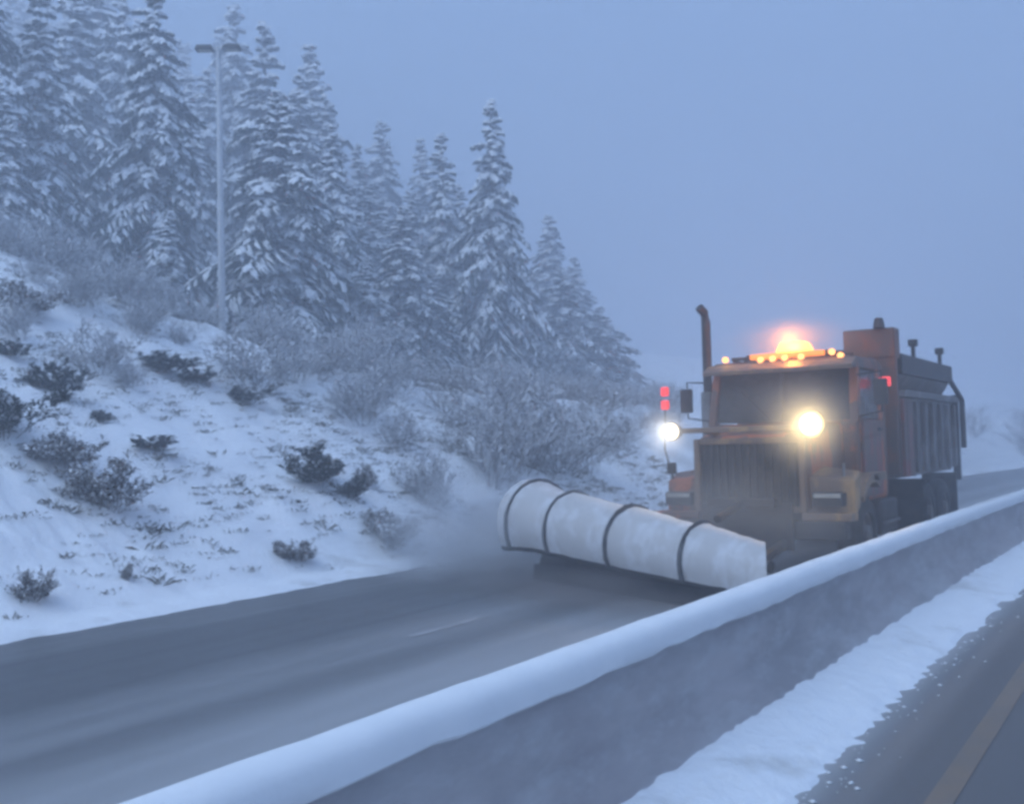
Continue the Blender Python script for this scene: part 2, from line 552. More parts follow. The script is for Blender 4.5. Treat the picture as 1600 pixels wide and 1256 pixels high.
tag(mesh_obj('snow_clods', cv, cf, 'snow', None, True), 'loose crumbs of snow along the edge of the median snow strip', None, None, 'stuff')

# ------------------------------------------------------------------ lamp post
def groundz(x, y):
    return ground(x, y, True)

lp = (-21.51, 18.66)
lz = groundz(*lp)
pole = empty('lamp_post', (lp[0], lp[1], lz - 0.1))
tag(pole, 'tall grey lamp post with a flat T-shaped head standing among the firs', 'lamp post')
PH = 12.89 - lz + 0.1
MB().tube([(0, 0, 0), (0, 0, PH * 0.5), (0, 0, PH)], [0.105, 0.088, 0.062], 14).build('pole', 'galvanised', pole, True)
b = MB(); b.box(-0.22, 0.22, -0.22, 0.22, 0.02, 0.16, 0.02); b.build('base', 'galvanised', pole)
ax = Vector((0.836, 0.549, 0))
rotp = Matrix.Rotation(math.atan2(0.549, 0.836), 4, 'Z')
MB().tube([tuple(ax * -0.35 + Vector((0, 0, PH - 0.05))), tuple(ax * 0.35 + Vector((0, 0, PH - 0.05)))], 0.045, 8).build('arm', 'galvanised', pole, True)
for s in (-1, 1):
    t = MB()
    xa, xb = sorted((s * 0.12, s * 0.62))
    t.hexa([(xa, -0.15, PH - 0.09), (xb, -0.15, PH - 0.09), (xb, 0.15, PH - 0.09), (xa, 0.15, PH - 0.09),
            (xa + 0.05, -0.12, PH + 0.04), (xb - 0.05, -0.12, PH + 0.04), (xb - 0.05, 0.12, PH + 0.04), (xa + 0.05, 0.12, PH + 0.04)], 0.02)
    bmesh.ops.transform(t.bm, matrix=rotp, verts=t.bm.verts)
    hd = t.build('lamp_head', 'dark_steel', pole)
    t = MB(); t.box(xa + 0.08, xb - 0.08, -0.10, 0.10, PH - 0.105, PH - 0.092)
    bmesh.ops.transform(t.bm, matrix=rotp, verts=t.bm.verts)
    t.build('lens', 'lens_off', hd)

# ------------------------------------------------------------------ plow truck
TX, TY = -4.86, 13.0
truck = empty('plow_truck', (TX, TY, 0))
tag(truck, 'dirty orange snow plow truck with lit lamps coming towards the camera', 'truck')
def part(mb, name, mat, parent=truck, sm=False, label=None):
    o = mb.build(name, mat, parent, sm)
    if label: o['label'] = label
    return o

# chassis
b = MB()
for s in (-1, 1):
    b.box(s * 0.43 - 0.05, s * 0.43 + 0.05, 0.1, 8.2, 0.72, 0.98, 0.01)
for y in (0.6, 2.2, 4.0, 5.6, 7.6):
    b.box(-0.40, 0.40, y - 0.06, y + 0.06, 0.76, 0.94)
part(b, 'chassis', 'dark_steel')
# front bumper and skirt
b = MB(); b.box(-1.26, 1.26, -0.02, 0.22, 0.56, 0.80, 0.03)
bumper = part(b, 'bumper', 'dark_steel')
b = MB(); b.box(0.02, 0.30, -0.042, -0.022, 0.60, 0.68, 0.005); part(b, 'number_plate', 'lens_off', bumper)
# hood
b = MB()
b.hexa([(-0.80, 0.10, 0.92), (0.80, 0.10, 0.92), (0.92, 1.42, 0.92), (-0.92, 1.42, 0.92),
        (-0.72, 0.14, 1.90), (0.72, 0.14, 1.90), (0.90, 1.42, 2.08), (-0.90, 1.42, 2.08)], 0.06)
hood = part(b, 'hood', 'orange', sm=True)
b = MB()
b.box(-0.76, -0.68, 0.02, 0.12, 0.90, 1.88, 0.02); b.box(0.68, 0.76, 0.02, 0.12, 0.90, 1.88, 0.02)
b.box(-0.68, 0.68, 0.02, 0.12, 1.80, 1.88, 0.02); b.box(-0.68, 0.68, 0.02, 0.12, 0.90, 0.97, 0.02)
gs = part(b, 'grille_surround', 'tan')
b = MB(); b.box(-0.68, 0.68, 0.085, 0.098, 0.97, 1.80); grille = part(b, 'grille', 'rubber')
for k in range(13):
    x = -0.62 + k * 0.1033
    b = MB(); b.box(x - 0.014, x + 0.014, 0.045, 0.083, 0.975, 1.795); part(b, 'bar', 'dark_steel', grille)
# fenders with square headlamp pods
for s in (-1, 1):
    b = MB()
    pts = []
    x0, x1 = sorted((s * 0.74, s * 1.30))
    b.hexa([(x0, 0.12, 0.82), (x1, 0.30, 0.82), (x1, 0.62, 0.95), (x0, 0.62, 0.95), (x0, 0.16, 1.36), (x1, 0.34, 1.30), (x1, 0.66, 1.42), (x0, 0.66, 1.50)] if s > 0 else
           [(x0, 0.30, 0.82), (x1, 0.12, 0.82), (x1, 0.62, 0.95), (x0, 0.62, 0.95), (x0, 0.34, 1.30), (x1, 0.16, 1.36), (x1, 0.66, 1.50), (x0, 0.66, 1.42)], 0.04)
    prev = None
    cx = s * 1.03
    for k in range(9):                                            # wheel arch
        a0 = math.pi * k / 9; a1 = math.pi * (k + 1) / 9
        if a0 > math.pi * 0.62: break
        p = [(1.30 - 0.68 * math.cos(a), 0.56 + 0.68 * math.sin(a)) for a in (a0, a1)]
        q = [(1.30 - 0.74 * math.cos(a), 0.56 + 0.80 * math.sin(a)) for a in (a0, a1)]
        if p[0][1] < 0.8: continue
        b.hexa([(x0, p[0][0], p[0][1]), (x1, p[0][0], p[0][1]), (x1, p[1][0], p[1][1]), (x0, p[1][0], p[1][1]),
                (x0, q[0][0], q[0][1]), (x1, q[0][0], q[0][1]), (x1, q[1][0], q[1][1]), (x0, q[1][0], q[1][1])])
    b.box(x0, x1, 1.30, 2.0, 1.24, 1.36, 0.02)
    f = part(b, 'fender', 'tan' if s > 0 else 'orange')
    b = MB(); xa, xb = sorted((s * 0.82, s * 1.22))
    b.box(xa, xb, 0.06, 0.24, 0.98, 1.16, 0.02)
    hl = part(b, 'headlamp', 'dark_steel', f)
    b = MB(); b.box(xa + 0.03, xb - 0.03, 0.045, 0.058, 1.09, 1.145, 0.004); part(b, 'lens', 'lens_off', f)
    # bumper end cap under the pod
    b = MB(); xa, xb = sorted((s * 0.70, s * 1.34))
    b.box(xa, xb, 0.0, 0.30, 0.80, 0.90, 0.02); part(b, 'fender_step', 'tan' if s > 0 else 'orange', f)
# cab shell: body, pillars, roof
b = MB()
b.hexa([(-1.08, 1.40, 0.95), (1.08, 1.40, 0.95), (1.10, 2.95, 0.95), (-1.10, 2.95, 0.95),
        (-1.08, 1.38, 2.08), (1.08, 1.38, 2.08), (1.10, 2.95, 2.08), (-1.10, 2.95, 2.08)], 0.04)
b.hexa([(-1.10, 2.55, 2.06), (1.10, 2.55, 2.06), (1.10, 2.95, 2.06), (-1.10, 2.95, 2.06),
        (-1.06, 2.55, 2.86), (1.06, 2.55, 2.86), (1.06, 2.95, 2.86), (-1.06, 2.95, 2.86)], 0.03)
for s in (-1, 1):
    x0, x1 = sorted((s * 0.98, s * 1.10)); x2, x3 = sorted((s * 0.95, s * 1.06))
    b.hexa([(x0, 1.38, 2.06), (x1, 1.38, 2.06), (x1, 1.54, 2.06), (x0, 1.54, 2.06), (x2, 1.56, 2.86), (x3, 1.56, 2.86), (x3, 1.70, 2.86), (x2, 1.70, 2.86)], 0.015)
cab = part(b, 'cab', 'orange', sm=False)
b = MB()
b.hexa([(-1.08, 1.40, 2.82), (1.08, 1.40, 2.82), (1.08, 2.98, 2.84), (-1.08, 2.98, 2.84),
        (-1.02, 1.50, 3.00), (1.02, 1.50, 3.00), (1.03, 2.94, 3.02), (-1.03, 2.94, 3.02)], 0.05)
roof = part(b, 'roof', 'orange_dark')
b = MB()
b.hexa([(-1.09, 1.22, 2.80), (1.09, 1.22, 2.80), (1.09, 1.48, 2.92), (-1.09, 1.48, 2.92), (-1.09, 1.21, 2.86), (1.09, 1.21, 2.86), (1.09, 1.47, 2.97), (-1.09, 1.47, 2.97)], 0.01)
part(b, 'sun_visor', 'tan', roof)
b = MB()
b.hexa([(-0.97, 1.42, 2.10), (-0.03, 1.40, 2.10), (-0.03, 1.43, 2.10), (-0.97, 1.45, 2.10), (-0.94, 1.60, 2.83), (-0.03, 1.57, 2.83), (-0.03, 1.60, 2.83), (-0.94, 1.63, 2.83)])
ws = part(b, 'windshield', 'glass')
b = MB()
b.hexa([(0.03, 1.40, 2.10), (0.97, 1.42, 2.10), (0.97, 1.45, 2.10), (0.03, 1.43, 2.10), (0.03, 1.57, 2.83), (0.94, 1.60, 2.83), (0.94, 1.63, 2.83), (0.03, 1.60, 2.83)])
part(b, 'windshield', 'glass')
b = MB()
b.hexa([(-0.029, 1.37, 2.09), (0.029, 1.37, 2.09), (0.029, 1.42, 2.09), (-0.029, 1.42, 2.09), (-0.029, 1.545, 2.84), (0.029, 1.545, 2.84), (0.029, 1.60, 2.84), (-0.029, 1.60, 2.84)])
part(b, 'pillar', 'dark_steel', cab)
for s in (-1, 1):
    b = MB(); b.tube([(s * 0.15, 1.36, 2.13), (s * 0.60, 1.46, 2.56)], 0.012, 6); part(b, 'wiper', 'rubber', ws)
for s in (-1, 1):
    b = MB()
    x0, x1 = sorted((s * 1.085, s * 1.125))
    b.box(x0, x1, 1.56, 2.54, 1.02, 2.10, 0.012)
    door = part(b, 'door', 'orange' if s < 0 else 'red_brown')
    b = MB()
    x0, x1 = sorted((s * 1.065, s * 1.085)); x2, x3 = sorted((s * 1.035, s * 1.055))
    b.hexa([(x0, 1.58, 2.12), (x1, 1.58, 2.12), (x1, 2.53, 2.12), (x0, 2.53, 2.12), (x2, 1.74, 2.80), (x3, 1.74, 2.80), (x3, 2.53, 2.80), (x2, 2.53, 2.80)])
    part(b, 'window', 'glass', door)
    b = MB(); x0, x1 = sorted((s * 1.125, s * 1.16)); b.box(x0, x1, 2.32, 2.48, 1.94, 1.98, 0.006); part(b, 'handle', 'dark_steel', door)
    b = MB()
    x0, x1 = sorted((s * 0.80, s * 1.20))
    b.box(x0, x1, 2.05, 3.05, 0.45, 0.95, 0.05); part(b, 'fuel_tank', 'dark_steel')
    b = MB(); x0, x1 = sorted((s * 1.05, s * 1.24)); b.box(x0, x1, 2.1, 3.0, 0.60, 0.64, 0.008); part(b, 'step', 'grey_steel')
    # mirror on bracket
    b = MB()
    mx = 1.42
    b.tube([(s * 1.08, 1.52, 2.72), (s * mx, 1.40, 2.74), (s * mx, 1.40, 2.20), (s * 1.09, 1.50, 2.14)], 0.016, 6)
    br = part(b, 'mirror_bracket', 'dark_steel')
    b = MB(); x0, x1 = sorted((s * (mx - 0.09), s * (mx + 0.09))); b.box(x0, x1, 1.32, 1.40, 2.28, 2.64, 0.02); part(b, 'mirror', 'dark_steel', br)
# roof beacon and marker lamps
b = MB()
b.box(-0.82, 0.84, 1.70, 1.76, 3.04, 3.09, 0.008); b.box(-0.82, 0.84, 2.20, 2.26, 3.04, 3.09, 0.008)
for x in (-0.78, -0.26, 0.28, 0.80):
    b.box(x - 0.02, x + 0.02, 1.71, 2.25, 3.00, 3.045)
rack = part(b, 'roof_rack', 'dark_steel')
b = MB(); b.box(-0.62, 0.66, 1.78, 2.18, 3.092, 3.12, 0.008); part(b, 'beacon_base', 'dark_steel', rack)
b = MB(); b.box(-0.50, 0.60, 1.60, 1.69, 3.03, 3.11, 0.02); part(b, 'amber_glow_strip', 'amber_dim', rack, True)  # glowing strip added for the orange glow along the roof front
b = MB()
b.hexa([(-0.20, 1.80, 3.125), (0.34, 1.80, 3.125), (0.34, 2.12, 3.125), (-0.20, 2.12, 3.125), (-0.13, 1.86, 3.28), (0.27, 1.86, 3.28), (0.27, 2.06, 3.28), (-0.13, 2.06, 3.28)], 0.05)
part(b, 'beacon', 'amber', sm=True)
for x, z, mt in ((-0.88, 2.93, 'amber_small'), (-0.84, 3.05, 'amber_small'), (-0.30, 3.015, 'amber_small'), (-0.12, 3.02, 'amber_small'), (0.06, 3.02, 'amber_small'), (0.30, 3.02, 'amber_small'), (0.74, 3.06, 'amber_small'), (0.86, 3.0, 'amber_small')):
    b = MB(); b.lathe([(0.0, -0.04), (0.035, -0.038), (0.045, -0.01), (0.045, 0.03), (0.0, 0.03)], 10, Matrix.Translation((x, 1.52, z)) @ Matrix.Rotation(R(-90), 4, 'X') @ Matrix.Rotation(math.pi, 4, 'X'))
    part(b, 'marker_lamp', mt, roof)
bl = bpy.data.lights.new('beacon_light', 'POINT'); bl.energy = 34; bl.color = (1.0, 0.33, 0.07); bl.shadow_soft_size = 0.12
blo = bpy.data.objects.new('beacon_light', bl); blo.location = (0.07, 1.70, 3.30); link(blo, truck)
# plow lamp bar across the hood
b = MB(); b.box(-1.02, 1.02, -0.13, -0.06, 1.96, 2.03, 0.012)
for x in (-0.55, 0.55):
    b.hexa([(x - 0.03, -0.06, 1.96), (x + 0.03, -0.06, 1.96), (x + 0.03, 0.5, 1.88), (x - 0.03, 0.5, 1.88), (x - 0.03, -0.06, 2.02), (x + 0.03, -0.06, 2.02), (x + 0.03, 0.5, 1.94), (x - 0.03, 0.5, 1.94)])
lbar = part(b, 'lamp_bar', 'tan')
for x, z, mt, rad, en, col in ((-0.98, 1.99, 'lamp_white', 0.12, 26, (1.0, 0.93, 0.80)), (0.93, 2.03, 'lamp_warm', 0.165, 62, (1.0, 0.72, 0.32))):
    mtx = Matrix.Translation((x, -0.13, z)) @ Matrix.Rotation(R(90), 4, 'X')
    b = MB(); b.lathe([(0.0, -0.17), (rad * 0.7, -0.15), (rad * 1.1, 0.02), (rad * 1.12, 0.07), (rad * 1.02, 0.07), (rad * 1.0, 0.03)], 20, mtx)
    h = part(b, 'plow_lamp', 'dark_steel', sm=True)
    b = MB(); b.lathe([(rad * 0.99, 0.045), (rad * 0.85, 0.075), (rad * 0.5, 0.10), (0.0, 0.108)], 28, Matrix.Translation((0, 0.10, 0)) @ Matrix.Rotation(R(90), 4, 'X'))
    part(b, 'lens', mt, h, True).location = (x, -0.13 - 0.10, z)
    li = bpy.data.lights.new('plow_lamp_light', 'SPOT'); li.energy = en; li.color = col; li.shadow_soft_size = 0.05
    li.spot_size = R(165); li.spot_blend = 0.7
    lo = bpy.data.objects.new('plow_lamp_light', li); lo.location = (x, -0.262, z); lo.rotation_euler = (R(-82), 0, 0)
    lo.rotation_euler = Vector((0.15, -1.0, -0.12)).to_track_quat('-Z', 'Y').to_euler()
    link(lo, truck)
# side clearance lamps on stalks
b = MB(); b.tube([(-1.30, 0.55, 1.30), (-1.52, 0.75, 1.75), (-1.60, 0.98, 2.34)], 0.014, 6); st = part(b, 'lamp_stalk', 'dark_steel')
for z in (2.40, 2.60):
    b = MB(); b.box(-1.66, -1.54, 0.95, 1.02, z - 0.07, z + 0.07, 0.03); part(b, 'red_lamp', 'red_lens', st)
b = MB(); b.box(1.14, 1.30, 2.42, 2.50, 2.58, 2.72, 0.02); part(b, 'red_lamp', 'red_lens')
b = MB(); b.tube([(1.0, 2.5, 2.65), (1.16, 2.48, 2.65)], 0.02, 6); part(b, 'lamp_stalk', 'dark_steel')
# corner marker stick on the far fender
b = MB(); b.tube([(-1.24, 0.38, 1.28), (-1.25, 0.38, 1.46)], 0.02, 6); b.box(-1.31, -1.19, 0.34, 0.42, 1.40, 1.56, 0.015); part(b, 'marker', 'dark_steel')
b = MB(); b.tube([(1.14, 0.40, 1.30), (1.15, 0.40, 1.52)], 0.018, 6); part(b, 'marker', 'chrome')
# exhaust stack
b = MB(); b.tube([(-1.25, 1.80, 1.0), (-1.25, 1.80, 3.68), (-1.26, 1.77, 3.82), (-1.30, 1.68, 3.90)], [0.07, 0.07, 0.07, 0.068], 12)
ex = part(b, 'exhaust_stack', 'dark_steel', sm=True)
b = MB(); b.tube([(-1.25, 1.80, 1.6), (-1.25, 1.80, 2.6)], 0.11, 12); part(b, 'heat_shield', 'chrome', ex, True)
# dump box with headboard
b = MB(); b.box(-1.16, 1.20, 3.28, 3.40, 1.25, 3.12, 0.03); b.box(0.42, 1.20, 3.26, 3.60, 3.05, 3.52, 0.03)
hb = part(b, 'headboard', 'orange_dark')
for x in (-0.8, -0.3, 0.3, 0.8):
    b = MB(); b.box(x - 0.05, x + 0.05, 3.22, 3.279, 1.3, 3.02, 0.01); part(b, 'rib', 'orange_dark', hb)
b = MB(); b.lathe([(0.0, 0.16), (0.06, 0.15), (0.08, 0.08), (0.09, 0.0), (0.0, 0.0)], 12, Matrix.Translation((0.98, 3.25, 3.52))); part(b, 'warning_lamp', 'dark_steel', hb, True)
b = MB()
for s in (-1, 1):
    x0, x1 = sorted((s * 1.12, s * 1.20)); b.box(x0, x1, 3.41, 7.80, 1.25, 2.45, 0.015)
b.box(-1.115, 1.115, 3.41, 7.80, 1.20, 1.32); b.box(-1.19, 1.19, 7.81, 7.90, 1.25, 2.50, 0.02)
dump = part(b, 'dump_box', 'grey_steel')
for s in (-1, 1):
    for k in range(7):
        y = 3.65 + k * 0.65
        x0, x1 = sorted((s * 1.202, s * 1.27)); b = MB(); b.box(x0, x1, y - 0.05, y + 0.05, 1.27, 2.40, 0.01); part(b, 'stake', 'grey_steel' if k else 'red_brown', dump)
    x0, x1 = sorted((s * 1.19, s * 1.29)); b = MB(); b.box(x0, x1, 3.42, 7.85, 2.452, 2.56, 0.015); part(b, 'rail', 'grey_steel', dump)
b = MB(); b.box(1.202, 1.26, 3.42, 4.05, 1.22, 2.43, 0.01); part(b, 'side_panel', 'red_brown', dump)
# sand hopper
b = MB()
b.hexa([(-0.5, 3.9, 1.7), (0.5, 3.9, 1.7), (0.5, 7.6, 1.7), (-0.5, 7.6, 1.7), (-1.14, 3.75, 2.82), (1.14, 3.75, 2.82), (1.14, 7.75, 2.82), (-1.14, 7.75, 2.82)], 0.02)
hop = part(b, 'sand_hopper', 'grey_steel')
b = MB()
for s in (-1, 1):
    x0, x1 = sorted((s * 1.08, s * 1.20)); b.box(x0, x1, 3.7, 7.8, 2.822, 3.14, 0.015)
b.box(-1.07, 1.07, 3.7, 3.78, 2.822, 3.14); b.box(-1.07, 1.07, 7.7, 7.8, 2.822, 3.14)
part(b, 'hopper_rim', 'dark_steel', hop)
b = MB()
for k in range(12):
    y = 3.95 + k * 0.31; b.box(-1.07, 1.07, y - 0.015, y + 0.015, 3.06, 3.10)
part(b, 'grate', 'dark_steel', hop)
for y in (5.0, 7.2):
    b = MB(); b.tube([(1.10, y, 3.14), (1.10, y, 3.36)], 0.035, 8); b.box(1.03, 1.17, y - 0.07, y + 0.07, 3.34, 3.46, 0.02); part(b, 'work_lamp', 'dark_steel', hop)
b = MB(); b.tube([(1.16, 7.7, 2.9), (1.34, 7.85, 2.5), (1.34, 7.85, 1.6)], 0.05, 8); part(b, 'spreader_chute', 'dark_steel', hop)
b = MB(); b.box(1.14, 1.26, 7.86, 7.98, 1.0, 2.6, 0.01); part(b, 'corner_post', 'dark_steel', dump)
# wheels
def wheel(x, y, s, w=0.30):
    rad = 0.53
    mtx = Matrix.Translation((x, y, rad)) @ Matrix.Rotation(R(90) * s, 4, 'Y')
    t = MB().lathe([(0.30, -w / 2), (0.46, -w / 2), (0.52, -w / 2 + 0.04), (0.53, -w / 2 + 0.08), (0.53, w / 2 - 0.08), (0.52, w / 2 - 0.04), (0.46, w / 2), (0.30, w / 2), (0.30, -w / 2)], 28, mtx)
    ty = part(t, 'wheel', 'rubber', sm=True)
    t = MB().lathe([(0.299, w / 2 - 0.02), (0.27, w / 2 - 0.03), (0.25, w / 2 - 0.10), (0.14, w / 2 - 0.11), (0.12, w / 2 + 0.02), (0.0, w / 2 + 0.03)], 20, mtx)
    part(t, 'rim', 'grey_steel', ty, True)
for s in (-1, 1):
    wheel(s * 1.05, 1.30, s)
    for y in (5.5, 6.8):
        wheel(s * 1.03, y, s, 0.28); wheel(s * 0.72, y, s, 0.28)
    x0, x1 = sorted((s * 0.62, s * 1.24))
    b = MB(); b.box(x0, x1, 4.62, 4.64, 0.35, 1.15); part(b, 'mud_flap', 'rubber')
    b = MB(); b.box(x0, x1, 7.55, 7.57, 0.30, 1.15); part(b, 'mud_flap', 'rubber')
for y in (1.30, 5.5, 6.8):
    b = MB(); b.box(-0.9, 0.9, y - 0.07, y + 0.07, 0.45, 0.60, 0.03); part(b, 'axle', 'dark_steel')
# plow hitch
b = MB()
b.box(-0.62, 0.62, -0.12, -0.03, 0.42, 1.02, 0.02)
b.box(-0.45, 0.45, -0.30, -0.13, 0.98, 1.10, 0.02)
hitch = part(b, 'plow_hitch', 'dark_steel')
b = MB()
b.tube([(-0.5, -0.1, 0.5), (-0.62, -1.35, 0.5)], 0.07, 8); b.tube([(0.5, -0.1, 0.5), (0.72, -1.75, 0.45)], 0.07, 8)
b.tube([(0.0, -0.2, 1.04), (0.05, -1.2, 0.9)], 0.05, 8)
b.tube([(-0.9, -1.2, 0.5), (0.95, -1.9, 0.44)], 0.07, 8)
part(b, 'push_frame', 'dark_steel', hitch)
# plow: a conical moldboard whose top curls forward
PR, PL = Vector((-3.74 - TX, 10.46 - TY, 0)), Vector((-7.62 - TX, 12.0 - TY, 0))
pa = (PL - PR).normalized()
pn = Vector((-pa.y, pa.x, 0))
if pn.y > 0: pn = -pn
RIBS = (-0.02, 0.225, 0.50, 0.775, 0.955, 1.05)
def plow_pt(t, ang, off=0.0):
    saw = 0.0
    for a_, b_ in zip(RIBS, RIBS[1:]):
        if a_ <= t < b_:
            saw = (t - a_) / (b_ - a_)
    rr_ = 0.335 + 0.15 * t ** 1.5 + 0.04 * math.sin(t * math.pi) + 0.045 * saw * max(0.0, math.sin(R(ang))) + 0.09 * smooth(0.84, 1.02, t) + 0.012 * mn.fractal(Vector((t * 26, ang * 0.06, 1.3)), 1.0, 2.0, 3) + off
    cz = 0.435 + 0.365 * t
    c = PR + (PL - PR) * t
    A = R(ang)
    reach = math.cos(A) if ang > 0 else 0.45 + 0.55 * math.cos(A * 1.25)
    c = c - pa * (0.89 * rr_ * reach * smooth(0.30, 0.0, t))
    return c + pn * (rr_ * reach) + Vector((0, 0, cz + rr_ * math.sin(A)))
angs = [-30, -15, 0, 15, 30, 45, 60, 75, 90, 105, 120, 135, 148]
NT = 56
def shell(t0, t1, n, o_in, o_out, angs_, foot=True):
    vv, ff = [], []
    rows = []
    for i in range(n + 1):
        t = t0 + (t1 - t0) * i / n
        ring = [plow_pt(t, a, o_out) for a in angs_]
        inn = [plow_pt(t, a, o_in) for a in angs_]
        if foot:
            q = ring[-1].copy(); q.z = 0.06; q = q + pn * 0.42; ring.append(q)
            q = inn[-1].copy(); q.z = 0.06; q = q + pn * 0.42; inn.append(q)
        row = ring + inn[::-1]
        rows.append(len(vv)); vv += [tuple(p) for p in row]
        k = len(row)
    for i in range(n):
        for j in range(k):
            a, b_ = rows[i], rows[i + 1]
            ff.append((a + j, a + (j + 1) % k, b_ + (j + 1) % k, b_ + j))
    ff.append(tuple(range(rows[0], rows[0] + k))[::-1]); ff.append(tuple(range(rows[-1], rows[-1] + k)))
    return vv, ff
def shell_obj(name, args, mat, parent):
    vv, ff = shell(*args)
    o = mesh_obj(name, vv, ff, mat, parent, True)
    bm = bmesh.new(); bm.from_mesh(o.data); bmesh.ops.recalc_face_normals(bm, faces=bm.faces); bm.to_mesh(o.data); bm.free()
    o.data.set_sharp_from_angle(angle=R(40))
    return o
plow = shell_obj('plow', (0.0, 1.0, NT, -0.025, 0.0, angs), 'plow_paint', truck)
plow['label'] = 'pale curved snow plow blade with dark ribs, wider at its far end'
shell_obj('shade_liner', (0.005, 0.995, NT, -0.04, -0.027, angs), 'rubber', plow)  # dark inner sheet standing in for the shade inside the blade
for t in RIBS[1:5]:
    shell_obj('rib', (t - 0.004, t + 0.005, 1, -0.02, 0.034, angs, False), 'rib_steel', plow)
shell_obj('lip', (0.0, 1.0, NT, -0.03, 0.012, [-37, -34, -30.5], False), 'dark_steel', plow)
vv = []
for t in (0.0, 1.0):
    p = plow_pt(t, 148); p = p + pn * 0.436
    for dx, z in ((0, 0.22), (0.03, 0.22), (0.05, 0.01), (0.02, 0.01)):
        vv.append((p.x + pn.x * dx, p.y + pn.y * dx, z))
mesh_obj('cutting_edge', vv, [(0, 1, 5, 4), (1, 2, 6, 5), (2, 3, 7, 6), (3, 0, 4, 7), (3, 2, 1, 0), (4, 5, 6, 7)], 'dark_steel', plow)

# ------------------------------------------------------------------ plants
class Soup:
    def __init__(self): self.v, self.f = [], []
    def add(self, pts, faces):
        n = len(self.v); self.v += pts; self.f += [tuple(n + i for i in f) for f in faces]
    def mesh(self, name, mat):
        me = bpy.data.meshes.new(name); me.from_pydata([tuple(p) for p in self.v], [], self.f); me.update()
        me.materials.append(MAT[mat]); return me

UP = Vector((0, 0, 1))
def blade(s, p, d, ln, w, rng, droop=0.25):
    side = d.cross(UP)
    if side.length < 1e-3: side = Vector((1, 0, 0))
    side.normalize()
    side = (side + UP * rng.uniform(-0.7, 0.7)).normalized()
    q = p + d * (ln * 0.5) - UP * (droop * ln * 0.15); e = p + d * ln - UP * (droop * ln)
    s.add([p, q + side * w * 0.5, e, q - side * w * 0.5], [(0, 1, 2), (0, 2, 3)])

def tent(s, p, q, w, h, rng):
    """a lump of snow lying along p-q"""
    d = q - p
    side = d.cross(UP)
    if side.length < 1e-3: side = Vector((1, 0, 0))
    side = side.normalized() * (w * 0.5)
    m_ = (p + q) * 0.5 + UP * 0.01
    k1, k2 = rng.uniform(0.75, 1.2), rng.uniform(0.75, 1.2)
    s.add([p, m_ + side * k1 - UP * 0.25 * h, q, m_ - side * k2 - UP * 0.25 * h, m_ + UP * h + side * rng.uniform(-0.3, 0.3), p * 0.7 + q * 0.3 + UP * h * 0.7, p * 0.3 + q * 0.7 + UP * h * 0.75],
          [(0, 1, 5), (1, 4, 5), (1, 6, 4), (1, 2, 6), (0, 5, 3), (5, 4, 3), (4, 6, 3), (6, 2, 3)])

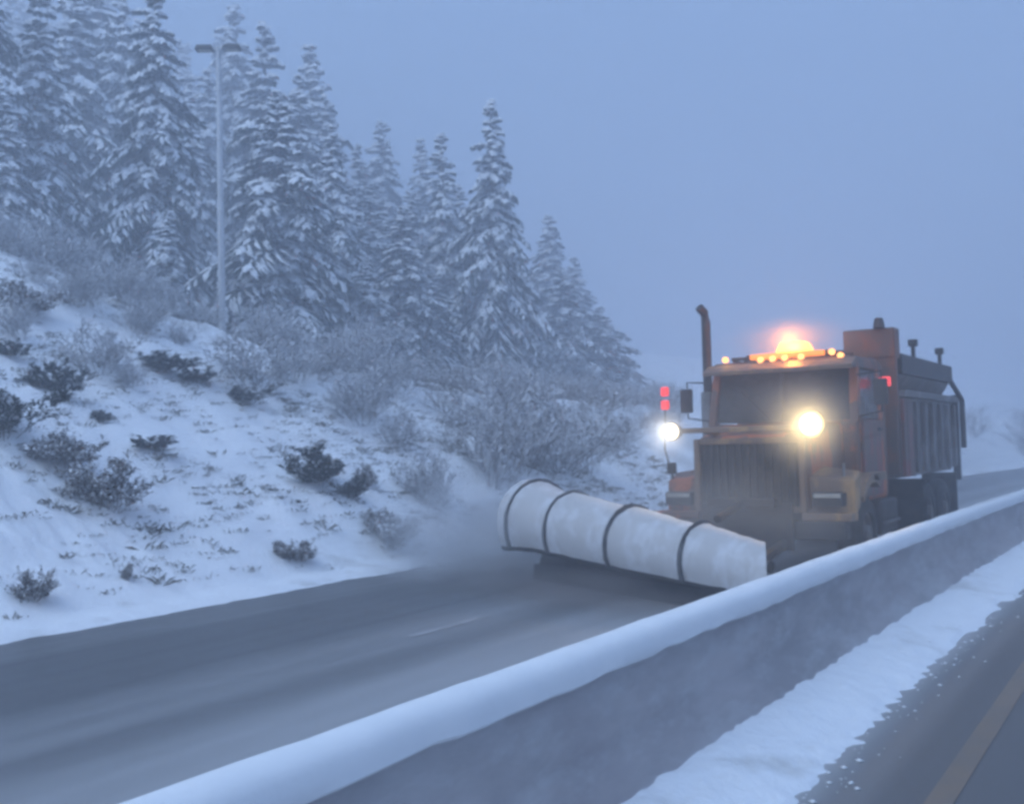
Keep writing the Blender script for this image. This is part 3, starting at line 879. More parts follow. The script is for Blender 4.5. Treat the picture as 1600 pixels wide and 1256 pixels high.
def conifer(seed, H, RB, levels, snowy, clear=0.05, up=0.15):
    rng = random.Random(seed)
    nee, sno, tr = Soup(), Soup(), MB()
    lean = Vector((rng.uniform(-0.02, 0.02), rng.uniform(-0.02, 0.02), 0))
    axis = lambda z: Vector((lean.x * z, lean.y * z, z))
    tr.tube([tuple(axis(z * H) + Vector((0, 0, -0.5 if z == 0 else 0))) for z in (0, 0.25, 0.5, 0.75, 1.0)], [0.022 * H, 0.017 * H, 0.012 * H, 0.007 * H, 0.0015 * H], 8)
    lop = rng.uniform(0, 6.28)
    k1, f1, k2, f2 = rng.uniform(7, 12), rng.uniform(0, 6.28), rng.uniform(2, 4), rng.uniform(0, 6.28)
    for L in range(levels):
        f = L / (levels - 1)
        z = H * (clear + (0.985 - clear) * f ** 0.92)
        rel = z / H
        nb = rng.randint(5, 7) if rel < 0.85 else rng.randint(4, 5)
        a0 = rng.uniform(0, 6.28)
        for b_ in range(nb):
            az = a0 + 6.283 * b_ / nb + rng.uniform(-0.4, 0.4)
            if rng.random() < 0.10 and 0.08 < rel < 0.9: continue
            ln = RB * (1 - rel) ** 0.88 * (rng.uniform(0.55, 1.05) + 0.35 * (rng.random() < 0.14)) * (1 + 0.16 * math.cos(az - lop)) + 0.10 + 0.02 * H * (1 - rel)
            out = Vector((math.cos(az), math.sin(az), 0))
            ln *= 1 + 0.16 * math.sin(k1 * rel + f1 + az) + 0.14 * math.sin(k2 * az + f2 + 5 * rel)
            el0 = up + 0.9 * max(0.0, rel - 0.75) * 3 - 0.30 * (1 - rel) + rng.uniform(-0.1, 0.1)
            sag = 0.34 + 0.42 * (1 - rel) + rng.uniform(-0.05, 0.15)
            base = axis(min(0.99 * H, z + H / levels * rng.uniform(-0.9, 0.9)))
            n = 6
            pts = []
            for i in range(n + 1):
                t = i / n
                pts.append(base + out * (ln * t * (1 - 0.08 * t)) + UP * (ln * (el0 * t - sag * t * t)))
            sidev = Vector((-out.y, out.x, 0))
            w0 = 0.055 * H * 0.35
            for i in range(n):
                t = (i + 0.5) / n
                d = (pts[i + 1] - pts[i]).normalized()
                blade(nee, pts[i], d, (pts[i + 1] - pts[i]).length * 1.5, 0.13 + 0.1 * (1 - t), rng, 0.1)
                if rng.random() < snowy and i > 0:
                    tent(sno, pts[i] + UP * 0.02, pts[i + 1] + d * 0.06 + UP * 0.01, (0.18 + 0.22 * (1 - abs(2 * t - 1))) * rng.uniform(0.5, 1.5), rng.uniform(0.05, 0.14), rng)
                for s_ in (-1, 1):
                    for rep in range(3):
                        tl = ln * (0.20 + 0.24 * math.sin(math.pi * min(1, t * 1.05))) * rng.uniform(0.6, 1.15)
                        td = (d * rng.uniform(0.5, 1.0) + sidev * s_ * rng.uniform(0.6, 1.1) - UP * rng.uniform(0.0, 0.45)).normalized()
                        pp = pts[i].lerp(pts[i + 1], rng.random())
                        blade(nee, pp, td, tl, rng.uniform(0.10, 0.19), rng, 0.35)
                        blade(nee, pp + td * tl * 0.35, (td - UP * 0.8).normalized(), tl * 0.5, 0.12, rng, 0.2)
                        if rng.random() < snowy * 1.1:
                            a_ = pp + td * tl * rng.uniform(0.1, 0.3); e_ = pp + td * tl * rng.uniform(0.75, 1.0) - UP * tl * 0.28
                            tent(sno, a_ + UP * 0.02, e_ + UP * 0.02, rng.uniform(0.09, 0.22), rng.uniform(0.03, 0.10), rng)
    me_t = tr.build('trunk', 'bark')
    mt = me_t.data
    bpy.data.objects.remove(me_t)
    return mt, nee.mesh('crown', 'needles'), sno.mesh('snow', 'snow_load')

def tube3(s, p, q, r1, r2):
    d = (q - p).normalized()
    a = UP if abs(d.z) < 0.9 else Vector((1, 0, 0))
    e1 = d.cross(a).normalized(); e2 = d.cross(e1)
    ring = []
    for c, r_ in ((p, r1), (q, r2)):
        for k in range(3):
            ring.append(c + (e1 * math.cos(2.094 * k) + e2 * math.sin(2.094 * k)) * r_)
    s.add(ring, [(0, 1, 4, 3), (1, 2, 5, 4), (2, 0, 3, 5)])

def shrub(seed, H, W, stems, frost, leafy, wood):
    """bare bush: fanning stems, forks, twigs, with snow caught on the upper sides"""
    rng = random.Random(seed)
    st, sn, lf = Soup(), Soup(), Soup()
    def grow(p, d, ln, r_, lev):
        n = 3
        for i in range(n):
            d = (d + Vector((rng.uniform(-.25, .25), rng.uniform(-.25, .25), rng.uniform(-.12, .16)))).normalized()
            q = p + d * ln / n
            tube3(st, p, q, r_ * (1 - 0.25 * i / n), r_ * (1 - 0.25 * (i + 1) / n))
            if rng.random() < frost:
                tent(sn, p + UP * r_, q + UP * r_, 0.02 + 0.03 * rng.random() + r_, 0.015 + 0.02 * rng.random(), rng)
            if rng.random() < frost * 0.35 and lev > 0:
                c = q; k = rng.uniform(0.04, 0.10)
                tent(sn, c - d * k, c + d * k + UP * 0.01, k * 1.5, k * 0.8, rng)
            if leafy and lev > 0:
                for _ in range(leafy):
                    ld = Vector((rng.uniform(-1, 1), rng.uniform(-1, 1), rng.uniform(-.3, 1))).normalized()
                    blade(lf, p.lerp(q, rng.random()), ld, rng.uniform(0.06, 0.15), 0.05, rng, 0.1)
            if lev < 3:
                for _ in range(rng.randint(1, 2)):
                    sd = (d + Vector((rng.uniform(-.9, .9), rng.uniform(-.9, .9), rng.uniform(-.3, .5)))).normalized()
                    grow(q, sd, ln * rng.uniform(0.4, 0.62), r_ * 0.6, lev + 1 if lev else 1 + (rng.random() < 0.3))
            p = q
    for k in range(stems):
        az = rng.uniform(0, 6.283); sp = rng.uniform(0.1, 1.35)
        d = Vector((math.cos(az) * sp * W / H, math.sin(az) * sp * W / H, 1)).normalized()
        grow(Vector((math.cos(az), math.sin(az), 0)) * 0.38 * W * rng.random() - UP * 0.08, d, H * rng.uniform(0.6, 0.95), 0.006 * H ** 0.5 + 0.003, 0)
    return st.mesh('stems', wood), sn.mesh('snow', 'frost' if frost > 0.3 else 'snow_load'), (lf.mesh('foliage', 'evergreen_leaf' if leafy > 3 else 'dry_leaf') if leafy else None)

CON = [conifer(11, 12.0, 2.9, 40, 0.66), conifer(12, 12.0, 2.5, 42, 0.60, 0.05, 0.05), conifer(13, 12.0, 3.3, 36, 0.78, 0.05, 0.22), conifer(14, 12.0, 2.2, 38, 0.66, 0.06, 0.0), conifer(15, 12.0, 2.7, 34, 0.60, 0.03, 0.1), conifer(16, 12.0, 2.9, 32, 0.72, 0.04, 0.0), conifer(17, 12.0, 2.5, 37, 0.62, 0.05, 0.25)]
SHR = {
    'frost': [shrub(21 + k, 2.0, 1.5, 16, 0.50, 0, 'twig_grey') for k in range(4)],
    'dark': [shrub(51 + k, 2.0, 1.5, 16, 0.05, 0, 'twig_brown') for k in range(2)],
    'brown': [shrub(31 + k, 1.0, 0.9, 16, 0.30, 1, 'twig_brown') for k in range(2)],
    'green': [shrub(41 + k, 0.9, 0.85, 11, 0.34, 4, 'twig_brown') for k in range(2)],
}

def put(name, meshes, partnames, x, y, s, rz, label, cat, group=None, zoff=0.0, sz=1.0):
    e = empty(name, (x, y, groundz(x, y) + zoff), rz)
    e.scale = (s, s, s * sz)
    first = None
    for me, pn_ in zip(meshes, partnames):
        if me is None or not len(me.vertices): continue
        o = bpy.data.objects.new(pn_, me)
        if pn_ != 'trunk': o['kind'] = 'stuff'
        if pn_ == 'snow' and first is not None:
            link(o, first)
        else:
            link(o, e)
        if pn_ in ('crown', 'stems'): first = o
    tag(e, label, cat, group)
    return e

TREES = [
    (-32.86, 18.25, 1.10, 1.24, 5, 3.91, 'snow laden fir cut by the left edge of the picture'),
    (-33.02, 20.57, 1.06, 1.21, 0, 4.66, 'broad snowy fir with a dark bushy upper crown at far left'),
    (-30.46, 23.42, 1.15, 1.32, 1, 4.99, 'tall fir with a thin dark leader, left of the lamp post'),
    (-45.14, 31.32, 1.63, 2.30, 3, 5.92, 'tall misty fir between the far-left fir and the thin-topped fir'),
    (-50.12, 44.62, 1.84, 2.15, 1, 4.65, 'misty tall fir rising right behind the lamp post'),
    (-38.37, 35.95, 1.49, 1.77, 6, 5.79, 'tall misty fir just right of the lamp post'),
    (-26.09, 25.33, 0.83, 1.15, 2, 0.18, 'broad snowy fir with heavy low boughs right of the lamp post'),
    (-41.86, 43.14, 1.58, 2.11, 3, 2.92, 'pale misty fir spire behind the broad snowy fir'),
    (-28.66, 30.78, 0.88, 1.00, 5, 5.92, 'snowy fir at the right shoulder of the broad fir'),
    (-35.99, 40.20, 1.06, 1.20, 3, 4.08, 'slim fir with a narrow pointed top in the middle of the row'),
    (-43.83, 51.52, 1.37, 1.66, 1, 5.66, 'faint fir spire fading into the haze, left of the twin firs'),
    (-26.63, 32.30, 0.61, 1.01, 4, 0.71, 'low bushy snowy fir in front of the middle row'),
    (-42.85, 54.60, 1.32, 1.68, 3, 2.95, 'faint slim fir fading into the haze, middle of the row'),
    (-30.83, 41.20, 1.10, 1.27, 6, 1.55, 'dark topped fir beside the tallest pointed fir'),
    (-25.98, 38.40, 1.14, 1.16, 0, 3.41, 'tall pointed fir with layered snowy boughs standing clear against the sky'),
    (-32.14, 45.29, 0.83, 1.24, 3, 3.60, 'misty fir filling the gap left of the tall pointed fir'),
    (-35.77, 59.52, 1.02, 1.59, 1, 0.08, 'faint pointed fir just right of the tall pointed fir'),
    (-36.07, 64.24, 0.82, 1.78, 3, 1.36, 'faint fir near the right end of the row'),
    (-28.27, 52.87, 0.45, 1.21, 6, 1.76, 'short snowy fir at the right end of the row'),
    (-26.26, 20.68, 0.38, 0.41, 2, 5.75, 'small heavily snowed fir at the foot of the thin-topped fir'),
    (-48.96, 40.91, 1.36, 1.68, 4, 4.81, 'misty fir seen between the thin-topped fir and the lamp post'),
    (-27.06, 27.27, 0.52, 0.96, 5, 1.00, 'young snowy fir with dark gaps low in the row'),
    (-31.34, 18.33, 0.66, 0.92, 5, 5.01, 'snowy fir with drooping boughs at the left edge above the bank'),
    (-27.69, 43.64, 0.52, 0.79, 2, 0.87, 'squat snowy fir at the foot of the tall pointed fir'),
    (-47.83, 27.19, 1.52, 1.95, 1, 3.88, 'misty fir at the upper left corner behind the edge firs'),
    (-39.08, 25.94, 1.41, 1.57, 6, 0.80, 'dense fir standing behind the broad far-left fir'),
    (-42.42, 30.83, 1.50, 1.35, 2, 0.01, 'misty broad fir just left of the thin-topped fir'),
    (-36.85, 30.05, 1.03, 1.36, 3, 5.47, 'slim snowy fir close to the left of the lamp post'),
    (-46.80, 39.95, 1.38, 1.68, 5, 1.32, 'misty fir directly behind the upper lamp post'),
    (-35.78, 35.43, 1.23, 1.50, 4, 1.35, 'misty fir behind the right shoulder of the broad snowy fir'),
    (-38.49, 40.78, 1.30, 1.41, 0, 6.17, 'misty fir with a broad top right of the broad snowy fir'),
    (-33.72, 37.05, 0.82, 1.30, 1, 5.48, 'fir with a hidden top left of the slim pointed fir'),
    (-33.85, 39.34, 0.86, 1.35, 6, 1.82, 'shaded fir right of the slim pointed fir'),
    (-33.62, 41.88, 0.86, 1.13, 2, 6.04, 'shaded broad fir in the middle gap of the row'),
    (-31.50, 43.27, 0.91, 1.06, 5, 3.39, 'shaded fir between the dark topped fir and tall pointed fir'),
    (-30.48, 46.49, 0.66, 1.26, 4, 4.26, 'shaded fir at the right flank of the tall pointed fir'),
    (-29.05, 49.86, 0.61, 1.07, 2, 1.29, 'misty bushy fir near the right end of the row'),
    (-25.06, 28.68, 0.40, 0.56, 2, 5.91, 'small round-shouldered snowy fir above the grey thicket'),
    (-25.42, 33.22, 0.42, 0.78, 4, 4.34, 'small snowy fir below the dark topped fir'),
]
BACK = [(-74.3, 41.2, 2.06, 1.70, 1, 5.9, 0), (-88.5, 47.5, 2.54, 2.31, 4, 4.3, 0), (-67.1, 37.8, 1.68, 1.46, 2, 1.2, 0), (-84.4, 47.8, 2.60, 2.72, 5, 2.2, 0), (-68.3, 40.3, 1.82, 1.52, 6, 0.1, 0), (-83.7, 48.6, 2.35, 1.79, 6, 1.5, 0), (-65.3, 41.1, 1.77, 1.83, 2, 4.9, 0), (-88.1, 53.6, 2.62, 2.66, 0, 2.7, 0), (-61.0, 40.4, 1.72, 1.42, 1, 2.1, 0), (-82.4, 54.5, 2.60, 2.10, 1, 5.0, 0), (-65.5, 44.6, 1.87, 1.63, 5, 0.3, 0), (-80.4, 55.7, 2.51, 1.95, 4, 2.2, 0), (-63.9, 44.7, 1.90, 2.02, 5, 0.2, 0), (-82.6, 58.5, 2.73, 2.64, 1, 4.0, 0), (-56.2, 42.2, 1.68, 1.25, 6, 2.6, 0), (-82.4, 60.0, 2.56, 1.92, 4, 2.8, 0), (-61.5, 47.5, 1.75, 1.40, 3, 5.7, 0), (-79.5, 60.4, 2.46, 1.86, 3, 5.4, 0), (-58.2, 46.4, 1.67, 1.49, 4, 2.3, 0), (-75.9, 62.3, 2.20, 2.07, 6, 1.9, 0), (-58.0, 49.1, 1.54, 1.21, 5, 4.5, 0), (-69.7, 60.2, 2.07, 2.10, 3, 3.4, 1), (-57.0, 49.8, 1.60, 1.60, 5, 4.2, 1), (-68.4, 60.2, 1.95, 2.05, 3, 2.2, 1), (-56.5, 53.1, 1.48, 1.57, 2, 3.3, 1), (-65.5, 60.7, 1.67, 1.75, 3, 1.8, 1), (-54.4, 51.6, 1.52, 1.40, 4, 3.2, 1), (-64.3, 63.5, 1.64, 1.67, 2, 4.5, 1), (-48.7, 48.2, 1.34, 1.26, 1, 4.8, 1), (-67.6, 67.4, 1.53, 1.63, 1, 0.3, 1), (-48.5, 50.6, 1.31, 1.00, 0, 2.6, 1), (-64.8, 68.3, 1.65, 1.26, 5, 5.7, 1), (-48.1, 52.2, 1.21, 1.02, 0, 4.3, 1), (-65.2, 72.6, 1.34, 1.07, 2, 3.4, 1), (-47.8, 55.1, 0.89, 0.93, 3, 2.6, 1), (-60.0, 70.1, 1.19, 0.89, 3, 3.5, 1), (-48.3, 60.3, 0.87, 0.77, 5, 0.0, 1), (-59.3, 71.0, 1.08, 0.80, 5, 5.5, 1), (-43.6, 55.9, 0.72, 0.82, 3, 6.1, 1), (-60.0, 76.3, 0.88, 0.85, 2, 4.7, 1), (-41.2, 54.8, 0.91, 0.98, 2, 3.1, 1), (-54.7, 72.8, 1.06, 0.98, 3, 1.5, 1), (-39.5, 54.4, 0.77, 0.81, 4, 1.7, 2), (-53.8, 77.9, 0.89, 0.74, 1, 4.5, 2), (-40.3, 59.1, 0.54, 0.83, 6, 3.8, 2), (-48.1, 72.3, 0.63, 0.75, 4, 4.4, 2), (-39.9, 62.7, 0.68, 0.77, 5, 4.7, 2), (-46.1, 72.5, 0.70, 0.80, 0, 5.6, 2), (-48.2, 79.0, 0.45, 0.87, 3, 5.4, 2)]
for x, y, s, w, v_, rz, lab in TREES:
    e = put('fir_tree', CON[v_], ('trunk', 'crown', 'snow'), x, y, 1.0, rz, lab, 'tree', 'snowy firs on the slope')
    e.scale = (w, w, s)
BACK_LABELS = ('faint fir deep in the mist, left of the lamp post', 'faint fir deep in the mist between lamp post and tall pointed fir', 'faint fir deep in the mist behind or right of the tall pointed fir')
for x, y, s, w, v_, rz, zn in BACK:
    e = put('fir_tree', CON[v_], ('trunk', 'crown', 'snow'), x, y, 1.0, rz, BACK_LABELS[zn], 'tree', 'misty background firs, zone %d' % (zn + 1))
    e.scale = (w, w, s)
BUSHES = [
    (-23.73, 14.10, 'frost', 0, 1.00, 1.20, 0.54, 'frosted bush at the left edge just below the firs'),
    (-21.74, 13.76, 'frost', 1, 0.90, 1.20, 0.40, 'frosted bush below the broad far-left fir'),
    (-22.32, 15.06, 'frost', 2, 1.00, 1.10, 5.92, 'frosted bush below the small heavily snowed fir'),
    (-21.55, 15.58, 'frost', 3, 0.90, 1.20, 2.09, 'frosted bush left of the lamp post, high on the bank'),
    (-20.91, 16.02, 'frost', 0, 0.80, 1.20, 2.70, 'frosted bush just left of the lamp post foot'),
    (-19.31, 12.73, 'frost', 1, 0.60, 1.30, 0.43, 'low frosted bush right of the reddish brown bush'),
    (-18.51, 13.76, 'frost', 2, 0.60, 1.30, 2.55, 'low frosted bush on the open bank left of the lamp post'),
    (-18.22, 14.74, 'frost', 3, 0.45, 1.20, 3.06, 'low frosted bush left of the lamp post foot'),
    (-17.16, 10.13, 'green', 0, 0.40, 1.20, 0.77, 'small dark bush at the left edge, upper bank'),
    (-15.92, 10.15, 'green', 0, 0.75, 1.00, 0.77, 'dark leafy bush near the top of the open bank'),
    (-14.60, 8.54, 'green', 1, 1.15, 1.10, 3.86, 'dark bush cut by the left edge halfway up the bank'),
    (-15.08, 10.54, 'green', 1, 0.28, 1.10, 5.18, 'tiny dark bush below the leafy bush on the bank'),
    (-13.80, 8.97, 'brown', 0, 0.65, 1.30, 0.70, 'ragged brown bush sprawling on the bank at left'),
    (-14.06, 8.73, 'brown', 1, 0.40, 1.20, 5.62, 'low twiggy bush beside the ragged brown bush'),
    (-12.78, 9.01, 'brown', 1, 0.95, 1.00, 6.24, 'brown and green bush standing lowest in the left half of the bank'),
    (-14.10, 10.74, 'green', 0, 0.28, 1.90, 4.43, 'flat dark clump of growth in the open snow of the bank'),
    (-12.83, 13.28, 'green', 0, 0.85, 1.25, 2.75, 'large dark evergreen bush on the snow left of the road bend'),
    (-12.42, 13.57, 'green', 1, 0.50, 1.00, 1.15, 'dark bush joined to the lower side of the large evergreen bush'),
    (-11.23, 13.19, 'brown', 0, 0.75, 1.30, 1.16, 'brown grassy bush at the road edge left of the plow'),
    (-12.63, 14.26, 'brown', 1, 0.55, 0.80, 5.04, 'thin twiggy bush right of the large evergreen bush'),
    (-11.14, 11.09, 'brown', 1, 0.40, 1.30, 0.42, 'pale dry bush near the road edge'),
    (-11.19, 10.76, 'brown', 0, 0.30, 1.00, 1.34, 'small pale dry bush next to the road edge'),
    (-11.20, 6.86, 'brown', 1, 0.45, 0.90, 3.49, 'faint greenish bush at the foot of the bank, far left'),
    (-11.31, 8.23, 'brown', 0, 0.25, 0.70, 4.15, 'tiny dark twig clump low on the bank'),
    (-16.74, 13.18, 'green', 1, 0.55, 1.70, 4.68, 'dark low bush on the brow of the bank below the lamp post'),
    (-16.39, 13.59, 'green', 0, 0.40, 1.50, 1.76, 'dark strip of growth right of the brow bush'),
    (-15.84, 14.33, 'green', 1, 0.50, 1.50, 3.59, 'dark low growth where the thicket meets the open snow'),
    (-18.93, 11.44, 'brown', 0, 0.80, 1.30, 0.74, 'reddish brown bush high on the bank at left'),
    (-17.72, 10.71, 'frost', 0, 0.70, 1.00, 2.50, 'frosted bush high on the bank at left'),
    (-16.74, 11.68, 'frost', 1, 0.80, 1.20, 3.92, 'frosted bush right of the leafy bush on the bank'),
    (-16.23, 11.91, 'frost', 2, 0.50, 1.00, 0.06, 'small frosted bush in the snow on the brow'),
    (-12.44, 18.10, 'frost', 3, 1.60, 0.90, 0.57, 'frosted bush close behind the far end of the plow'),
    (-12.76, 19.74, 'frost', 1, 2.00, 0.90, 4.30, 'dark twiggy bush above the far end of the plow'),
    (-12.20, 15.28, 'frost', 2, 0.70, 1.00, 3.07, 'low frosted bush at the right end of the open snow'),
    (-11.94, 15.63, 'frost', 0, 0.90, 1.00, 2.22, 'frosted bush at the road edge beyond the open snow'),
    (-12.75, 21.30, 'frost', 2, 1.50, 1.60, 4.12, 'rounded snow covered bush between plow and thicket'),
]
BASE_H = {'frost': 2.0, 'brown': 1.0, 'green': 0.9}
for x, y, k, v_, hh, wf, rz, lab in BUSHES:
    e = put('bush', SHR[k][v_], ('stems', 'snow', 'foliage'), x, y, 1.0, rz, lab, 'bush', 'bushes on the open bank')
    s = hh / BASE_H[k] * (0.58 if k != 'frost' else 0.85)
    e.scale = (s * wf, s * wf, s)
